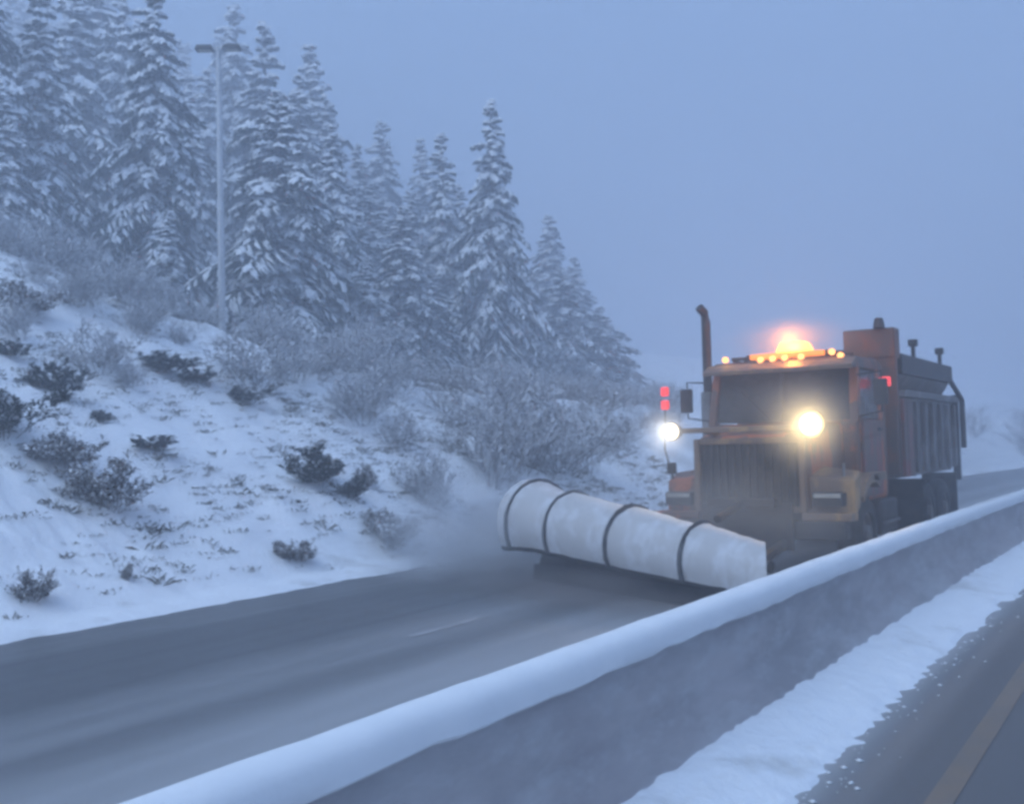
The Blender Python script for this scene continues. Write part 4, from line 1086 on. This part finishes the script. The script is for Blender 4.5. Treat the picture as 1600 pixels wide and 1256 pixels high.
THICKET = [(-30.5, 26.7, 1, 0.8, 1.1, 3.5, 1), (-17.6, 31.6, 1, 0.8, 1.0, 0.1, 4), (-19.9, 44.0, 0, 0.4, 1.2, 2.8, 4), (-21.8, 37.2, 0, 0.9, 1.4, 0.2, 4), (-27.8, 59.1, 3, 0.5, 1.1, 1.5, 4), (-20.8, 32.5, 2, 0.5, 1.3, 5.1, 3), (-24.9, 45.2, 1, 0.7, 1.1, 0.6, 4), (-35.4, 46.8, 3, 0.6, 1.2, 1.2, 3), (-33.4, 62.0, 2, 0.6, 1.0, 5.1, 4), (-31.1, 50.0, 0, 0.4, 1.1, 4.7, 3), (-20.5, 12.6, 3, 0.4, 1.2, 5.9, 0), (-19.5, 37.6, 3, 0.6, 1.0, 1.5, 4), (-29.2, 35.3, 0, 1.0, 1.2, 2.8, 2), (-34.1, 43.5, 0, 0.9, 1.0, 5.0, 3), (-29.3, 48.3, 0, 0.7, 0.9, 5.2, 4), (-22.6, 48.1, 1, 0.8, 1.0, 3.2, 4), (-21.9, 41.4, 2, 0.5, 1.4, 0.5, 4), (-21.0, 34.8, 1, 0.8, 1.3, 5.7, 4), (-19.5, 36.4, 1, 0.8, 1.2, 0.9, 4), (-18.4, 33.6, 0, 0.5, 1.2, 4.4, 4), (-30.7, 68.0, 2, 0.7, 0.9, 4.4, 4), (-12.7, 21.2, 2, 0.6, 1.4, 0.5, 4), (-32.8, 32.2, 0, 0.9, 1.4, 4.1, 1), (-31.9, 44.1, 0, 0.6, 1.3, 4.4, 3), (-16.0, 25.0, 2, 0.7, 0.9, 3.4, 3), (-34.3, 35.6, 0, 0.6, 1.0, 2.7, 2), (-21.4, 29.2, 1, 0.4, 1.3, 0.6, 3), (-30.9, 36.2, 3, 1.0, 1.0, 2.0, 2), (-36.7, 37.1, 3, 0.7, 0.9, 4.2, 1), (-19.1, 40.5, 1, 0.8, 1.1, 5.1, 4), (-33.0, 49.5, 0, 0.8, 1.3, 2.5, 3), (-16.3, 15.0, 1, 0.9, 1.4, 4.7, 1), (-24.2, 37.7, 0, 0.7, 1.4, 2.4, 3), (-22.2, 28.4, 2, 0.4, 1.2, 3.1, 3), (-25.2, 51.1, 0, 0.6, 1.2, 5.0, 4), (-20.5, 45.2, 1, 0.7, 1.1, 0.5, 4), (-25.8, 55.3, 2, 0.8, 1.5, 0.1, 4), (-36.6, 45.9, 3, 0.7, 1.2, 5.6, 3), (-26.4, 33.0, 3, 0.4, 1.1, 4.7, 3), (-26.4, 21.6, 2, 0.5, 1.0, 4.3, 0), (-25.3, 52.6, 0, 0.6, 1.0, 1.9, 4), (-27.3, 55.8, 0, 0.5, 1.2, 3.9, 4), (-28.6, 42.3, 1, 0.6, 1.2, 3.3, 3), (-26.1, 45.8, 1, 0.5, 1.1, 0.6, 4), (-33.5, 29.1, 3, 0.4, 1.0, 3.3, 1), (-13.4, 20.6, 3, 0.6, 1.5, 1.4, 3), (-28.6, 60.3, 0, 0.6, 0.9, 4.2, 4), (-14.2, 29.5, 0, 0.6, 1.2, 2.8, 4), (-16.6, 28.8, 0, 0.5, 1.0, 5.9, 4), (-35.9, 67.7, 0, 0.5, 1.2, 6.0, 4), (-31.1, 53.0, 0, 0.6, 1.4, 6.3, 4), (-21.2, 17.6, 0, 0.7, 1.2, 1.9, 0), (-23.3, 23.5, 0, 0.9, 1.0, 6.1, 1), (-26.5, 35.4, 3, 0.5, 1.4, 1.5, 3), (-35.9, 62.0, 1, 0.5, 1.0, 5.0, 4), (-34.5, 37.7, 1, 0.5, 1.1, 4.9, 2), (-22.5, 45.2, 0, 0.8, 1.0, 2.6, 4), (-29.6, 58.6, 3, 0.8, 1.4, 2.4, 4), (-37.8, 55.1, 1, 0.8, 1.1, 1.2, 3), (-16.8, 17.5, 0, 0.7, 1.3, 0.8, 2), (-16.0, 35.2, 2, 0.5, 1.1, 1.3, 4), (-35.7, 43.0, 0, 0.7, 1.3, 2.4, 2), (-23.3, 52.1, 1, 0.4, 1.2, 3.2, 4), (-26.5, 57.4, 1, 0.5, 0.9, 2.4, 4), (-34.8, 69.3, 1, 0.6, 1.3, 4.3, 4), (-34.2, 31.8, 3, 0.7, 1.1, 3.1, 1), (-18.7, 25.8, 0, 0.8, 1.1, 5.2, 3), (-28.7, 32.7, 1, 0.8, 1.3, 3.7, 2), (-33.2, 64.8, 1, 0.8, 1.2, 5.7, 4), (-29.8, 46.3, 0, 0.7, 0.9, 2.6, 3), (-29.6, 52.9, 0, 0.7, 0.9, 2.9, 4), (-27.1, 60.5, 2, 0.5, 1.1, 1.9, 4), (-17.4, 25.1, 1, 0.9, 1.2, 0.9, 3), (-38.2, 48.0, 3, 0.6, 1.0, 0.9, 3), (-23.0, 44.0, 1, 0.9, 1.2, 3.5, 4), (-17.4, 23.6, 2, 0.5, 1.4, 1.8, 3), (-14.3, 24.8, 2, 0.6, 1.2, 4.5, 4), (-19.4, 29.6, 3, 0.9, 0.9, 1.9, 3), (-30.9, 63.7, 0, 0.7, 1.2, 0.5, 4), (-25.3, 48.7, 2, 0.7, 1.5, 5.9, 4), (-38.5, 42.1, 2, 0.7, 1.1, 2.9, 2), (-32.9, 68.9, 1, 0.5, 1.5, 2.0, 4), (-33.5, 41.3, 0, 0.6, 1.4, 4.0, 2), (-32.7, 47.8, 1, 0.5, 1.3, 1.6, 3), (-22.7, 46.8, 1, 0.8, 1.4, 3.0, 4), (-27.5, 51.6, 0, 0.7, 1.0, 0.1, 4), (-27.0, 38.4, 2, 0.8, 1.3, 0.4, 3), (-19.3, 31.6, 2, 0.8, 1.3, 4.8, 4), (-30.3, 29.7, 2, 0.9, 1.3, 3.9, 1), (-31.7, 56.1, 0, 0.8, 1.0, 0.0, 4), (-16.2, 19.4, 3, 0.8, 1.3, 2.4, 2), (-28.9, 44.5, 2, 0.8, 1.2, 1.9, 3), (-13.0, 24.9, 1, 0.8, 1.2, 2.9, 4), (-16.7, 20.6, 3, 0.6, 1.4, 2.9, 2), (-19.7, 13.5, 3, 0.7, 1.4, 3.9, 0), (-21.1, 15.1, 0, 0.5, 1.0, 2.5, 0), (-13.9, 23.2, 3, 0.6, 1.4, 5.7, 4), (-29.0, 61.9, 1, 0.4, 1.1, 0.6, 4), (-28.2, 31.1, 2, 0.6, 1.0, 3.4, 2), (-35.0, 53.3, 3, 0.8, 1.0, 0.0, 3), (-32.2, 38.1, 3, 0.9, 1.4, 2.1, 2), (-38.4, 34.2, 3, 0.6, 1.5, 0.1, 1), (-29.8, 28.1, 2, 0.5, 1.1, 2.0, 1), (-33.6, 56.5, 0, 0.6, 1.5, 5.6, 4), (-17.3, 27.5, 3, 0.6, 1.2, 6.1, 3), (-33.8, 45.0, 3, 0.5, 1.1, 0.6, 3), (-17.7, 26.4, 2, 0.5, 1.2, 0.6, 3), (-23.1, 21.0, 3, 0.7, 1.0, 0.4, 1), (-33.2, 34.7, 0, 1.0, 1.0, 2.8, 2), (-15.7, 29.3, 3, 0.7, 1.4, 3.9, 4), (-24.6, 28.5, 0, 0.8, 1.2, 1.7, 2), (-18.9, 17.8, 3, 0.9, 1.1, 1.1, 1), (-16.9, 18.5, 3, 1.0, 1.0, 2.4, 2), (-34.7, 49.7, 0, 0.4, 1.4, 1.9, 3), (-12.6, 22.7, 2, 0.9, 1.0, 2.9, 4), (-20.1, 24.1, 0, 0.5, 1.4, 5.6, 2), (-19.6, 32.9, 3, 0.5, 1.4, 4.8, 4), (-24.7, 23.2, 1, 0.5, 1.1, 3.6, 1), (-18.1, 36.9, 0, 0.5, 1.5, 2.0, 4), (-25.9, 30.5, 1, 0.6, 1.4, 5.0, 2), (-19.9, 22.9, 1, 0.6, 1.1, 4.6, 2), (-23.6, 42.3, 2, 0.5, 1.2, 5.9, 4), (-20.9, 20.8, 1, 0.8, 1.3, 3.8, 1), (-17.9, 39.7, 3, 0.5, 1.3, 3.9, 4), (-27.5, 46.8, 1, 0.5, 1.2, 3.0, 4), (-23.9, 47.5, 1, 0.5, 1.1, 4.5, 4), (-31.7, 59.5, 3, 0.5, 1.2, 1.2, 4), (-38.6, 40.7, 2, 0.9, 1.3, 6.1, 2), (-24.6, 39.1, 2, 0.7, 0.9, 6.0, 3), (-15.3, 28.2, 2, 0.8, 1.4, 6.2, 4), (-14.0, 27.3, 1, 0.5, 1.1, 5.9, 4), (-26.9, 27.6, 3, 0.5, 1.5, 0.0, 2), (-26.5, 48.1, 3, 0.7, 1.2, 4.2, 4), (-29.6, 40.8, 1, 0.6, 1.3, 0.2, 3), (-28.4, 34.2, 3, 1.0, 1.1, 1.5, 2), (-19.5, 39.1, 3, 0.5, 1.2, 0.4, 4), (-27.6, 26.8, 0, 0.9, 1.3, 2.9, 1), (-12.9, 19.6, 1, 0.5, 1.0, 1.5, 3), (-35.1, 60.1, 1, 0.9, 0.9, 1.8, 4), (-16.2, 22.7, 2, 0.7, 1.3, 2.6, 3), (-36.7, 35.1, 3, 0.8, 1.3, 0.7, 1), (-21.5, 43.4, 2, 0.6, 1.5, 2.2, 4), (-22.9, 26.0, 3, 0.9, 1.1, 1.4, 2), (-33.9, 63.5, 2, 0.8, 1.0, 4.0, 4), (-21.4, 27.2, 2, 0.6, 1.2, 3.1, 3), (-30.0, 37.9, 3, 0.9, 1.5, 1.7, 3), (-32.0, 40.3, 2, 0.8, 1.3, 4.8, 3), (-16.7, 33.1, 3, 0.5, 1.1, 3.9, 4), (-32.1, 28.7, 2, 0.5, 0.9, 1.8, 1), (-21.3, 46.1, 1, 0.8, 1.1, 0.5, 4), (-38.6, 39.3, 3, 0.7, 1.3, 2.0, 2), (-30.8, 39.3, 0, 0.8, 1.1, 0.8, 3), (-32.6, 54.6, 3, 0.8, 1.0, 2.8, 4), (-24.0, 13.6, 0, 0.7, 1.3, 5.0, 0), (-15.8, 30.9, 3, 0.7, 1.2, 5.1, 4), (-20.3, 30.4, 3, 0.8, 1.0, 4.5, 3), (-36.3, 54.1, 0, 0.7, 1.0, 5.1, 3), (-15.5, 20.6, 3, 0.9, 1.2, 5.2, 3), (-28.4, 56.9, 3, 0.7, 0.9, 3.5, 4), (-27.0, 41.2, 0, 0.8, 1.3, 3.5, 3), (-34.0, 51.8, 0, 0.6, 0.9, 0.7, 3), (-18.1, 20.8, 1, 1.0, 1.0, 3.7, 2), (-14.9, 16.7, 2, 0.9, 1.1, 5.4, 2), (-35.1, 65.7, 3, 0.5, 1.4, 1.5, 4), (-31.0, 32.7, 0, 0.9, 1.3, 1.9, 2), (-27.1, 24.7, 2, 0.4, 1.4, 1.6, 1), (-14.5, 26.4, 3, 0.9, 1.2, 5.0, 4), (-23.9, 34.6, 1, 0.9, 1.1, 2.2, 3), (-22.6, 13.0, 3, 0.7, 1.0, 5.5, 0), (-33.0, 30.2, 1, 0.6, 1.2, 4.2, 1), (-24.7, 36.5, 1, 0.5, 1.1, 3.3, 3), (-37.9, 46.5, 0, 0.9, 1.0, 2.8, 2), (-36.2, 48.7, 1, 0.5, 1.4, 4.5, 3), (-36.9, 39.5, 1, 0.5, 1.3, 1.7, 2), (-27.4, 36.4, 1, 0.7, 1.2, 3.4, 3), (-27.7, 22.8, 0, 0.6, 1.5, 2.1, 0), (-25.8, 42.3, 2, 0.6, 1.5, 4.4, 4), (-30.1, 31.9, 3, 0.9, 1.2, 5.5, 2), (-28.4, 50.2, 2, 0.8, 1.2, 4.2, 4), (-16.3, 26.7, 2, 0.5, 1.0, 1.2, 4), (-23.8, 19.4, 3, 0.6, 1.4, 3.2, 0), (-34.4, 67.2, 1, 0.8, 1.5, 4.8, 4), (-36.8, 41.1, 1, 0.5, 1.5, 3.9, 2), (-18.9, 21.5, 1, 1.0, 1.0, 2.1, 2), (-22.1, 34.5, 0, 0.5, 1.2, 1.6, 3), (-29.5, 55.5, 1, 0.5, 1.3, 5.5, 4), (-18.1, 19.7, 0, 0.7, 0.9, 0.5, 2), (-30.7, 30.8, 2, 0.6, 1.0, 2.7, 1), (-35.7, 30.0, 1, 0.8, 1.2, 1.6, 0), (-30.8, 57.4, 3, 0.9, 1.0, 4.0, 4), (-32.2, 51.1, 3, 0.7, 1.2, 1.9, 3), (-20.3, 15.8, 1, 0.6, 1.1, 4.6, 0), (-24.2, 33.5, 2, 0.7, 1.3, 4.4, 3), (-28.7, 38.3, 2, 0.8, 1.3, 2.1, 3), (-19.5, 25.2, 3, 0.5, 1.4, 0.4, 3), (-21.7, 22.8, 3, 0.6, 1.0, 4.9, 2), (-27.3, 43.3, 0, 0.6, 1.1, 1.4, 3), (-26.6, 29.4, 0, 0.8, 1.5, 2.6, 2), (-18.3, 23.1, 1, 0.6, 1.4, 1.6, 3), (-34.1, 58.1, 1, 0.5, 1.4, 0.2, 4), (-25.6, 28.0, 2, 1.0, 1.0, 5.3, 2), (-20.4, 17.0, 2, 0.6, 1.1, 4.5, 0), (-37.3, 58.1, 2, 0.7, 1.2, 0.8, 3), (-13.4, 26.0, 2, 0.8, 1.3, 2.4, 4), (-24.5, 24.9, 0, 0.8, 1.0, 3.4, 1), (-38.5, 37.8, 3, 1.0, 1.5, 2.9, 1), (-22.3, 32.3, 2, 0.8, 0.9, 1.7, 3), (-25.0, 35.2, 2, 0.8, 1.0, 0.5, 3), (-27.8, 45.5, 2, 0.9, 1.4, 0.3, 4), (-23.4, 18.4, 2, 0.4, 1.3, 4.0, 0), (-30.8, 47.3, 0, 0.7, 1.5, 0.7, 3), (-13.7, 18.4, 1, 0.6, 1.1, 4.6, 3), (-28.8, 27.5, 1, 0.5, 1.3, 0.3, 1), (-23.1, 49.3, 3, 0.9, 0.9, 1.4, 4), (-22.5, 24.5, 3, 0.9, 0.9, 2.7, 2), (-14.8, 21.4, 1, 0.6, 1.2, 1.3, 3), (-21.8, 16.0, 2, 0.7, 1.0, 3.2, 0), (-31.5, 70.0, 3, 0.9, 1.2, 3.6, 4), (-20.5, 42.3, 0, 0.8, 1.5, 5.9, 4), (-22.7, 33.4, 1, 0.9, 1.2, 6.1, 3), (-31.7, 35.0, 0, 0.5, 1.5, 1.1, 2), (-18.3, 30.0, 2, 0.5, 1.2, 4.7, 4), (-14.0, 31.1, 0, 0.7, 1.4, 1.6, 4), (-19.6, 19.2, 0, 1.0, 1.3, 3.4, 1), (-24.0, 53.2, 2, 0.7, 1.2, 4.0, 4), (-15.4, 23.7, 3, 0.6, 1.2, 1.1, 3), (-22.1, 21.1, 0, 0.5, 1.1, 2.5, 1), (-37.4, 49.4, 2, 0.6, 1.5, 2.8, 3), (-23.8, 40.6, 0, 0.5, 1.2, 3.7, 4), (-16.5, 16.4, 1, 0.6, 1.4, 1.5, 1), (-36.1, 51.7, 0, 0.8, 1.1, 1.1, 3), (-37.6, 33.1, 1, 0.7, 1.3, 3.9, 1), (-36.8, 60.6, 2, 0.8, 1.3, 0.2, 4), (-22.9, 37.0, 2, 0.5, 1.5, 2.6, 4), (-26.1, 26.5, 2, 0.9, 0.9, 3.2, 2), (-37.7, 51.2, 0, 0.6, 1.0, 4.6, 3), (-14.6, 20.4, 1, 0.6, 1.4, 3.8, 3), (-37.9, 43.5, 2, 0.7, 1.2, 0.6, 2), (-38.6, 35.8, 0, 0.8, 1.0, 2.0, 1), (-33.5, 39.0, 0, 0.8, 1.0, 5.8, 2), (-30.6, 61.4, 2, 0.7, 0.9, 5.1, 4), (-17.2, 30.0, 0, 0.7, 1.4, 2.0, 4), (-19.2, 42.0, 2, 0.8, 1.2, 5.6, 4), (-36.2, 31.9, 0, 0.6, 1.3, 2.7, 1), (-19.9, 14.6, 1, 0.7, 1.2, 0.8, 0), (-30.1, 65.2, 1, 0.9, 1.0, 0.7, 4), (-35.8, 44.9, 1, 0.7, 1.3, 4.9, 3), (-20.0, 28.1, 3, 0.7, 1.3, 3.6, 3), (-31.4, 45.5, 1, 0.5, 1.0, 0.8, 3), (-35.1, 40.1, 1, 0.6, 0.9, 4.0, 2), (-34.6, 33.9, 2, 0.6, 1.1, 1.3, 1), (-23.3, 35.7, 3, 0.9, 1.0, 5.8, 3), (-18.8, 28.6, 3, 0.9, 0.9, 5.7, 3), (-18.9, 14.3, 1, 0.5, 1.3, 4.6, 0), (-15.5, 17.6, 2, 0.7, 1.2, 1.7, 2), (-22.9, 39.0, 0, 0.9, 1.3, 1.7, 4), (-29.3, 24.8, 3, 0.6, 1.1, 5.6, 0), (-27.8, 53.1, 0, 0.7, 1.0, 0.8, 4), (-34.5, 29.9, 1, 0.5, 1.3, 4.4, 1), (-28.2, 39.9, 1, 0.6, 1.2, 0.9, 3), (-23.5, 28.2, 3, 0.7, 1.3, 2.0, 2), (-31.1, 54.4, 2, 0.7, 1.3, 3.1, 4), (-31.5, 29.9, 1, 0.9, 1.3, 1.1, 1), (-19.8, 26.5, 0, 0.5, 1.3, 1.1, 3), (-36.8, 64.2, 1, 0.7, 1.1, 2.6, 4), (-15.1, 33.1, 0, 0.6, 1.0, 4.5, 4), (-32.1, 33.6, 3, 1.0, 1.3, 5.8, 2), (-22.8, 17.6, 2, 0.5, 1.5, 4.7, 0), (-26.3, 31.7, 1, 0.8, 1.2, 3.8, 2), (-31.9, 42.1, 3, 0.5, 1.1, 2.7, 3), (-17.0, 21.6, 3, 0.4, 1.2, 0.8, 3), (-28.6, 63.9, 0, 0.7, 1.0, 5.7, 4), (-35.5, 55.4, 0, 0.8, 1.0, 1.3, 3), (-16.8, 36.3, 2, 0.7, 1.4, 2.2, 4), (-26.2, 39.4, 0, 0.6, 1.0, 3.7, 3), (-25.1, 40.2, 0, 0.5, 1.1, 1.7, 3), (-24.7, 26.9, 3, 0.8, 1.2, 3.7, 2), (-30.3, 51.4, 2, 0.5, 1.5, 0.7, 4), (-27.8, 29.0, 0, 0.5, 1.5, 3.9, 2), (-24.4, 20.5, 0, 0.8, 1.4, 2.3, 0), (-18.3, 35.3, 3, 0.5, 1.2, 3.4, 4), (-21.3, 24.8, 1, 0.6, 1.3, 2.1, 2), (-14.0, 16.9, 1, 0.6, 1.1, 6.0, 2), (-21.1, 31.2, 3, 0.7, 0.9, 2.7, 3), (-25.2, 46.9, 3, 0.8, 1.4, 0.1, 4), (-26.1, 37.3, 2, 0.8, 1.0, 5.8, 3), (-32.6, 35.9, 2, 1.0, 1.4, 5.0, 2), (-30.1, 25.5, 2, 0.6, 1.5, 0.2, 1), (-36.1, 50.1, 0, 0.4, 1.0, 1.4, 3), (-15.2, 31.8, 3, 0.5, 1.2, 6.3, 4), (-11.3, 61.9, 0, 0.8, 1.3, 5.6, 5), (-9.8, 81.0, 0, 1.2, 1.4, 4.5, 5), (-8.1, 70.6, 3, 1.1, 1.8, 5.3, 5), (-7.7, 92.4, 0, 1.3, 1.7, 2.6, 5), (-5.5, 89.7, 1, 1.0, 1.8, 0.7, 5), (-11.3, 69.2, 2, 1.0, 1.9, 4.4, 5), (-8.8, 81.3, 2, 1.0, 1.7, 5.4, 5), (-7.6, 68.3, 1, 0.8, 1.8, 4.2, 5), (-5.5, 89.2, 1, 1.0, 1.5, 5.0, 5), (-12.5, 58.7, 2, 1.0, 1.5, 5.2, 5), (-6.2, 94.7, 2, 1.2, 1.4, 2.4, 5), (-10.4, 65.4, 3, 0.9, 1.8, 5.5, 5), (-7.6, 89.4, 2, 0.9, 1.7, 5.8, 5), (-8.7, 70.7, 0, 1.2, 1.3, 6.1, 5), (-11.7, 65.7, 0, 1.0, 1.8, 1.5, 5), (-6.5, 84.2, 2, 1.1, 1.7, 5.0, 5)]
ZONES = ('frosted leafless bush on the brow of the bank left of the lamp post', 'frosted leafless bush in the thicket just right of the lamp post foot', 'frosted leafless bush in the middle of the grey thicket', 'leafless bush in the thicket below the tall pointed fir', 'leafless bush in the thicket between the tall pointed fir and the truck', 'faint frosted bush on the far bank behind the truck')
for x, y, v_, hh, wf, rz, zn in THICKET:
    e = put('bush', (SHR['dark'][v_ % 2] if zn > 2 and (v_ + int(x * 10)) % 5 else SHR['frost'][v_]), ('stems', 'snow', 'foliage'), x, y, 1.0, rz, ZONES[zn], 'bush', 'frosted thicket, zone %d' % (zn + 1))
    s = hh / 2.0
    e.scale = (s * wf, s * wf, s)
rng = random.Random(77)
gr = Soup()
for k in range(15000):
    y = 5 + 22 * rng.random() ** 0.8
    u = 10.9 + 13.0 * rng.random()
    x = shift(y) - u
    cl = fbm(x, y, 0.8, 31.0, 2)
    if cl < rng.uniform(-0.45, 0.7): continue
    z = groundz(x, y)
    hgt = rng.uniform(0.04, 0.16) * (1.8 if rng.random() < 0.12 else 1.0)
    for j in range(rng.randint(9, 16)):
        az = rng.uniform(0, 6.283)
        p = Vector((x + rng.gauss(0, .07), y + rng.gauss(0, .07), z - 0.01))
        d = Vector((math.cos(az) * 0.6, math.sin(az) * 0.6, rng.uniform(0.3, 1.3))).normalized()
        blade(gr, p, d, hgt * rng.uniform(0.5, 1.2), 0.013, rng, 0.3)
o = bpy.data.objects.new('dry_grass', gr.mesh('dry_grass', 'dry_grass')); link(o)
tag(o, 'dry grass and stubble poking through the snow of the bank', None, None, 'stuff')

# ------------------------------------------------------------------ haze and plow spray
def volume_mat(name, dens, col, aniso):
    m = bpy.data.materials.new(name); m.use_nodes = True
    nt = m.node_tree; nt.nodes.remove(nt.nodes['Principled BSDF'])
    pv = nt.nodes.new('ShaderNodeVolumePrincipled')
    pv.inputs['Color'].default_value = (*col, 1); pv.inputs['Density'].default_value = dens; pv.inputs['Anisotropy'].default_value = aniso
    nt.links.new(pv.outputs[0], nt.nodes['Material Output'].inputs['Volume'])
    return m, nt, pv
m, nt, pv = volume_mat('haze_air', 0.0148, (0.83, 0.865, 0.95), 0.25)
MAT['haze'] = m
b = MB(); b.box(-398, 398, -200, 396, -1.2, 42)
hz = b.build('haze', 'haze')
tag(hz, 'blue winter haze filling the air', None, None, 'stuff')

def spray(loc, rad, dens, rz=0.0, smooth_=False, col=(0.86, 0.88, 0.92)):
    m, nt, pv = volume_mat('spray_air', 0.0, col, 0.2)
    tc = nd(nt, 'ShaderNodeTexCoord')
    ln = nd(nt, 'ShaderNodeVectorMath', operation='LENGTH')
    nt.links.new(tc.outputs['Object'], ln.inputs[0])
    fall = nd(nt, 'ShaderNodeMapRange', interpolation_type='SMOOTHSTEP')
    fall.inputs['From Min'].default_value = 1.0; fall.inputs['From Max'].default_value = 0.15
    fall.inputs['To Min'].default_value = 0.0; fall.inputs['To Max'].default_value = 1.0
    nt.links.new(ln.outputs['Value'], fall.inputs['Value'])
    nz = nd(nt, 'ShaderNodeTexNoise'); nz.inputs['Scale'].default_value = 2.3; nz.inputs['Detail'].default_value = 1
    nt.links.new(tc.outputs['Object'], nz.inputs['Vector'])
    r_ = ramp(nt, nz.outputs[0], ((0.35, 0.7 if smooth_ else 0.15), (0.68, 1.0)))
    mu = nd(nt, 'ShaderNodeMath', operation='MULTIPLY'); nt.links.new(fall.outputs[0], mu.inputs[0]); nt.links.new(r_.outputs[0], mu.inputs[1])
    mu2 = nd(nt, 'ShaderNodeMath', operation='MULTIPLY'); nt.links.new(mu.outputs[0], mu2.inputs[0]); mu2.inputs[1].default_value = dens
    nt.links.new(mu2.outputs[0], pv.inputs['Density'])
    b = bmesh.new(); bmesh.ops.create_icosphere(b, subdivisions=3, radius=1.0)
    me = bpy.data.meshes.new('snow_spray'); b.to_mesh(me); b.free(); me.materials.append(m)
    o = link(bpy.data.objects.new('snow_spray', me)); o.location = loc; o.scale = rad; o.rotation_euler = (0, 0, rz)
    return o
tag(spray((-5.3, 12.3, 0.75), (2.7, 1.5, 1.25), 0.34), 'fine snow spray hanging between the plow and the truck front', None, None, 'stuff')
tag(spray((-8.7, 12.6, 0.45), (2.2, 2.7, 1.2), 2.2, 0.5), 'snow spray thrown from the far end of the plow', None, None, 'stuff')
tag(spray((-3.9, 20.5, 1.0), (1.9, 5.0, 1.9), 0.10), 'snow mist trailing along the rear of the truck', None, None, 'stuff')
tag(spray((-4.75, 13.0, 2.1), (2.7, 2.2, 1.8), 0.07), 'thin mist round the truck cab', None, None, 'stuff')
tag(spray((-3.93, 12.60, 2.03), (0.75, 0.75, 0.75), 0.6, smooth_=True), 'added mist ball making the glare halo of the warm plow lamp', None, None, 'stuff')  # dense mist ball added to give this lamp its glare halo
tag(spray((-5.84, 12.65, 1.99), (0.5, 0.5, 0.5), 0.6, smooth_=True), 'added mist ball making the glare halo of the white plow lamp', None, None, 'stuff')  # smaller added mist ball, there only to form the lamp's halo
tag(spray((-4.79, 14.75, 3.28), (1.3, 0.8, 0.42), 0.55, smooth_=True), 'added mist ball making the amber halo of the roof beacon', None, None, 'stuff')  # flattened mist volume added for the beacon's amber glow
tag(spray((-6.3, 10.8, 0.05), (3.0, 1.5, 0.55), 1.2, -0.37, False, (0.46, 0.43, 0.43)), 'slush spray boiling along the foot of the plow, darkened for the shade beneath', None, None, 'stuff')  # dark spray colour stands in for shade under the plow
cy.volume_step_rate = 4.0
cy.volume_max_steps = 96
